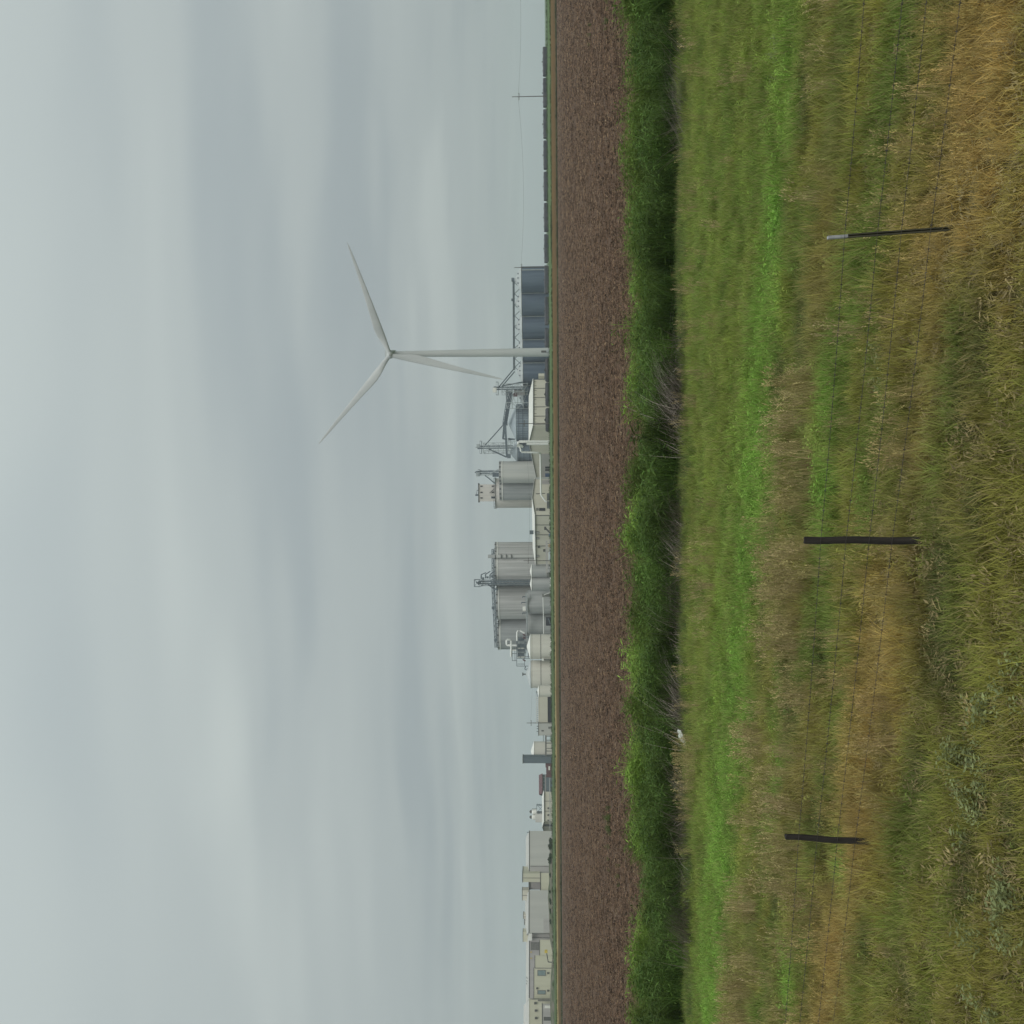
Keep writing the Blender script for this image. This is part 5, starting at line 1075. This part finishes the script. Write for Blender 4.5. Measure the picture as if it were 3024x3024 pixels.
# ------------------------------------------------------------------ barbed wire fence in the foreground
M['oldwood'] = nmat('dark_weathered_post', (.012, .011, .010), (.050, .043, .038), 9, (1, 1, .12), .95, 8, bump=.6, lo=.3, hi=.7)
M['tpost'] = nmat('olive_steel_post', (.045, .045, .030), (.085, .080, .052), 14, (1, 1, .4), .75, 6)
M['tpost_top'] = nmat('grey_post_top', (.26, .27, .29), (.36, .37, .38), 20, rough=.6)
M['barb'] = nmat('rusty_fence_wire', (.035, .032, .030), (.08, .07, .06), 30, rough=.6)
fence = None
def post_at(xt, yt, xb, yb, Y):
    T, Bt = W(xt, yt, Y), W(xb, yb, Y); d = (T - Bt).normalized(); Bt = Bt - d * ((Bt.z - float(zt(Bt.x, Bt.y)) + .35) / d.z); return T, Bt
P = [post_at(2444, 702, 2790, 677, 11.75), post_at(2375, 1594, 2680, 1596, 13.05), post_at(2320, 2470, 2580, 2487, 15.1)]
fence = thing('wire_fence', 'barbed wire fence on dark posts crossing the rough grass', 'fence', (P[1][1].x, P[1][1].y, float(zt(P[1][1].x, P[1][1].y))))
def rough_post(T, Bt, r, mat, n=14, lab=None):
    L = 12; rings = []; d = (T - Bt); mb = MB(); u = Vector((1, 0, 0)); v = Vector((0, 1, 0)); ph = U(0, 6)
    for i in range(L + 1):
        c = Bt + d * (i / L) + u * (.006 * math.sin(i * 1.1 + ph)); rings.append([c + u * (q * math.cos(a)) + v * (q * math.sin(a)) + Vector((0, 0, U(-.015, .012) if i == L else 0)) for a in [2 * math.pi * j / n for j in range(n)] for q in [r * (1 + .10 * math.sin(3 * a + ph) + .05 * math.sin(7 * a + i * .3)) * (1.05 - .1 * i / L)]])
    mb.add([q for g in rings for q in g], [(k * n + i, k * n + (i + 1) % n, (k + 1) * n + (i + 1) % n, (k + 1) * n + i) for k in range(L) for i in range(n)], True); mb.add(rings[-1], [tuple(range(n))])
    o = mb.build('post', mat, fence)
    if lab: o['label'] = lab
    return o
T, Bt = P[0]; d = (T - Bt); cut = Bt + d * (1 - .17 * 335 * .0039 / d.length)
mb = MB(); mb.beam(Bt, cut, .052, .012); q = Vector((0, -.02, 0)); mb.beam(Bt + q, cut + q, .012, .045); mb.tube([Bt + Vector((0, .012, 0)), cut + Vector((0, .012, 0))], .02, 8)
sp_ = mb.build('post', 'tpost', fence); sp_['label'] = 'leaning olive steel post with a grey top'
MB().beam(cut, T, .056, .03).build('post_top', 'tpost_top', sp_)
rough_post(*P[1], .047, 'oldwood', lab='upright dark weathered wooden post'); rough_post(*P[2], .043, 'oldwood', lab='slightly tilted dark wooden post')
# posts just beyond the frame that carry the wires
dv_ = P[0][0] - P[1][0]; e0 = (P[0][0] + dv_ * 1.02, P[0][1] + dv_ * 1.02); dw_ = P[2][0] - P[1][0]; e1 = (P[2][0] + dw_, P[2][1] + dw_)
for e in (e0, e1):
    g = float(zt(e[0].x, e[0].y)); rough_post(Vector((e[0].x, e[0].y, g + 1.35)), Vector((e[0].x, e[0].y, g - .3)), .045, 'oldwood')
WX = [(2494, 2424, 2358), (2590, 2498.5, 2413), (2660, 2567, 2473), (2746, 2635, 2526)]; WYs = (700, 1595, 2477); WD = (11.70, 12.99, 15.04)
for row in WX:
    pts = [W(x, y, D) for x, y, D in zip(row, WYs, WD)]; pts = [pts[0] + (pts[0] - pts[1]) * 1.0] + pts + [pts[2] + (pts[2] - pts[1]) * 1.0]
    mb = MB()
    for a, b_ in zip(pts[:-1], pts[1:]):
        nseg = 40; st = [[], []]
        for i in range(nseg + 1):
            q = i / nseg; c = a + (b_ - a) * q - Vector((0, 0, .05 * q * (1 - q)))
            for k in (0, 1): st[k].append(c + Vector((0, math.cos(q * 110 + k * math.pi), math.sin(q * 110 + k * math.pi))) * .0022)
        for k in (0, 1): mb.tube(st[k], .0022, 4)
        nb = int((b_ - a).length / .13)
        for i in range(1, nb):
            q = i / nb; c = a + (b_ - a) * q - Vector((0, 0, .05 * q * (1 - q))); t_ = (b_ - a).normalized()
            for k in range(2):
                w = Vector((0, U(-1, 1), U(-1, 1))).normalized(); mb.beam(c - w * .018 - t_ * .004, c + w * .018 + t_ * .004, .004)
            mb.beam(c - t_ * .010, c + t_ * .010, .007)
    mb.build('barbed_wire', 'barb', fence)

# pale scrap caught at the foot of the reeds
gy = 35.3 + 3.2 * float(edge(np.array([-7.8]), 1)[0]); gx, hx = W(2000, 2155, gy).x, W(2000, 2222, gy).x
M['scrap'] = nmat('pale_weathered_sheet', (.45, .48, .42), (.66, .68, .62), 9, rough=.6)
mb = MB(); n_ = 18; vs = []
for i in range(n_):
    q = i / (n_ - 1); cx_, cz_ = gx + (hx - gx) * q, float(zt(gx, gy)) + .42 - .38 * q
    for j in range(3): vs.append((cx_ + U(-.03, .03), gy + (j - 1) * .14 + U(-.03, .03), cz_ + .02 + (1 - abs(j - 1)) * .11 * math.sin(math.pi * (q * .85 + .1)) * U(.6, 1.4) - (.05 if j == 0 else 0)))
low = [(x, y, z - .02) for x, y, z in vs]; m0 = len(vs)
fs = [(i * 3 + j, (i + 1) * 3 + j, (i + 1) * 3 + j + 1, i * 3 + j + 1) for i in range(n_ - 1) for j in range(2)]
mb.add(vs + low, fs + [tuple(k + m0 for k in reversed(f)) for f in fs] + [(i * 3, i * 3 + m0, (i + 1) * 3 + m0, (i + 1) * 3) for i in range(n_ - 1)] + [(i * 3 + 2, (i + 1) * 3 + 2, (i + 1) * 3 + 2 + m0, i * 3 + 2 + m0) for i in range(n_ - 1)], True)
tag(mb.build('scrap_sheet', 'scrap'), 'pale crumpled strip of sheet lying at the foot of the reeds', 'scrap')

# ------------------------------------------------------------------ air
hz = MB().box(-6200, 6200, -80, 6700, -1.6, 150)
hm = bpy.data.materials.new('pale_air'); hm.use_nodes = True; t = hm.node_tree; t.nodes.clear()
pv = N(t, 'ShaderNodeVolumePrincipled'); pv.inputs['Density'].default_value = .00016; pv.inputs['Color'].default_value = (.90, .95, 1.0, 1); pv.inputs['Anisotropy'].default_value = .2
mo = N(t, 'ShaderNodeOutputMaterial'); t.links.new(pv.outputs[0], mo.inputs['Volume'])
ho = hz.build('haze', hm); tag(ho, 'thin pale haze hanging over the plain', 'haze', None, 'stuff')
for o in bpy.data.objects:                                  # drop the builders' working values
    for k in ('r', 'ze', 'cx', 'cy'):
        if k in o: del o[k]
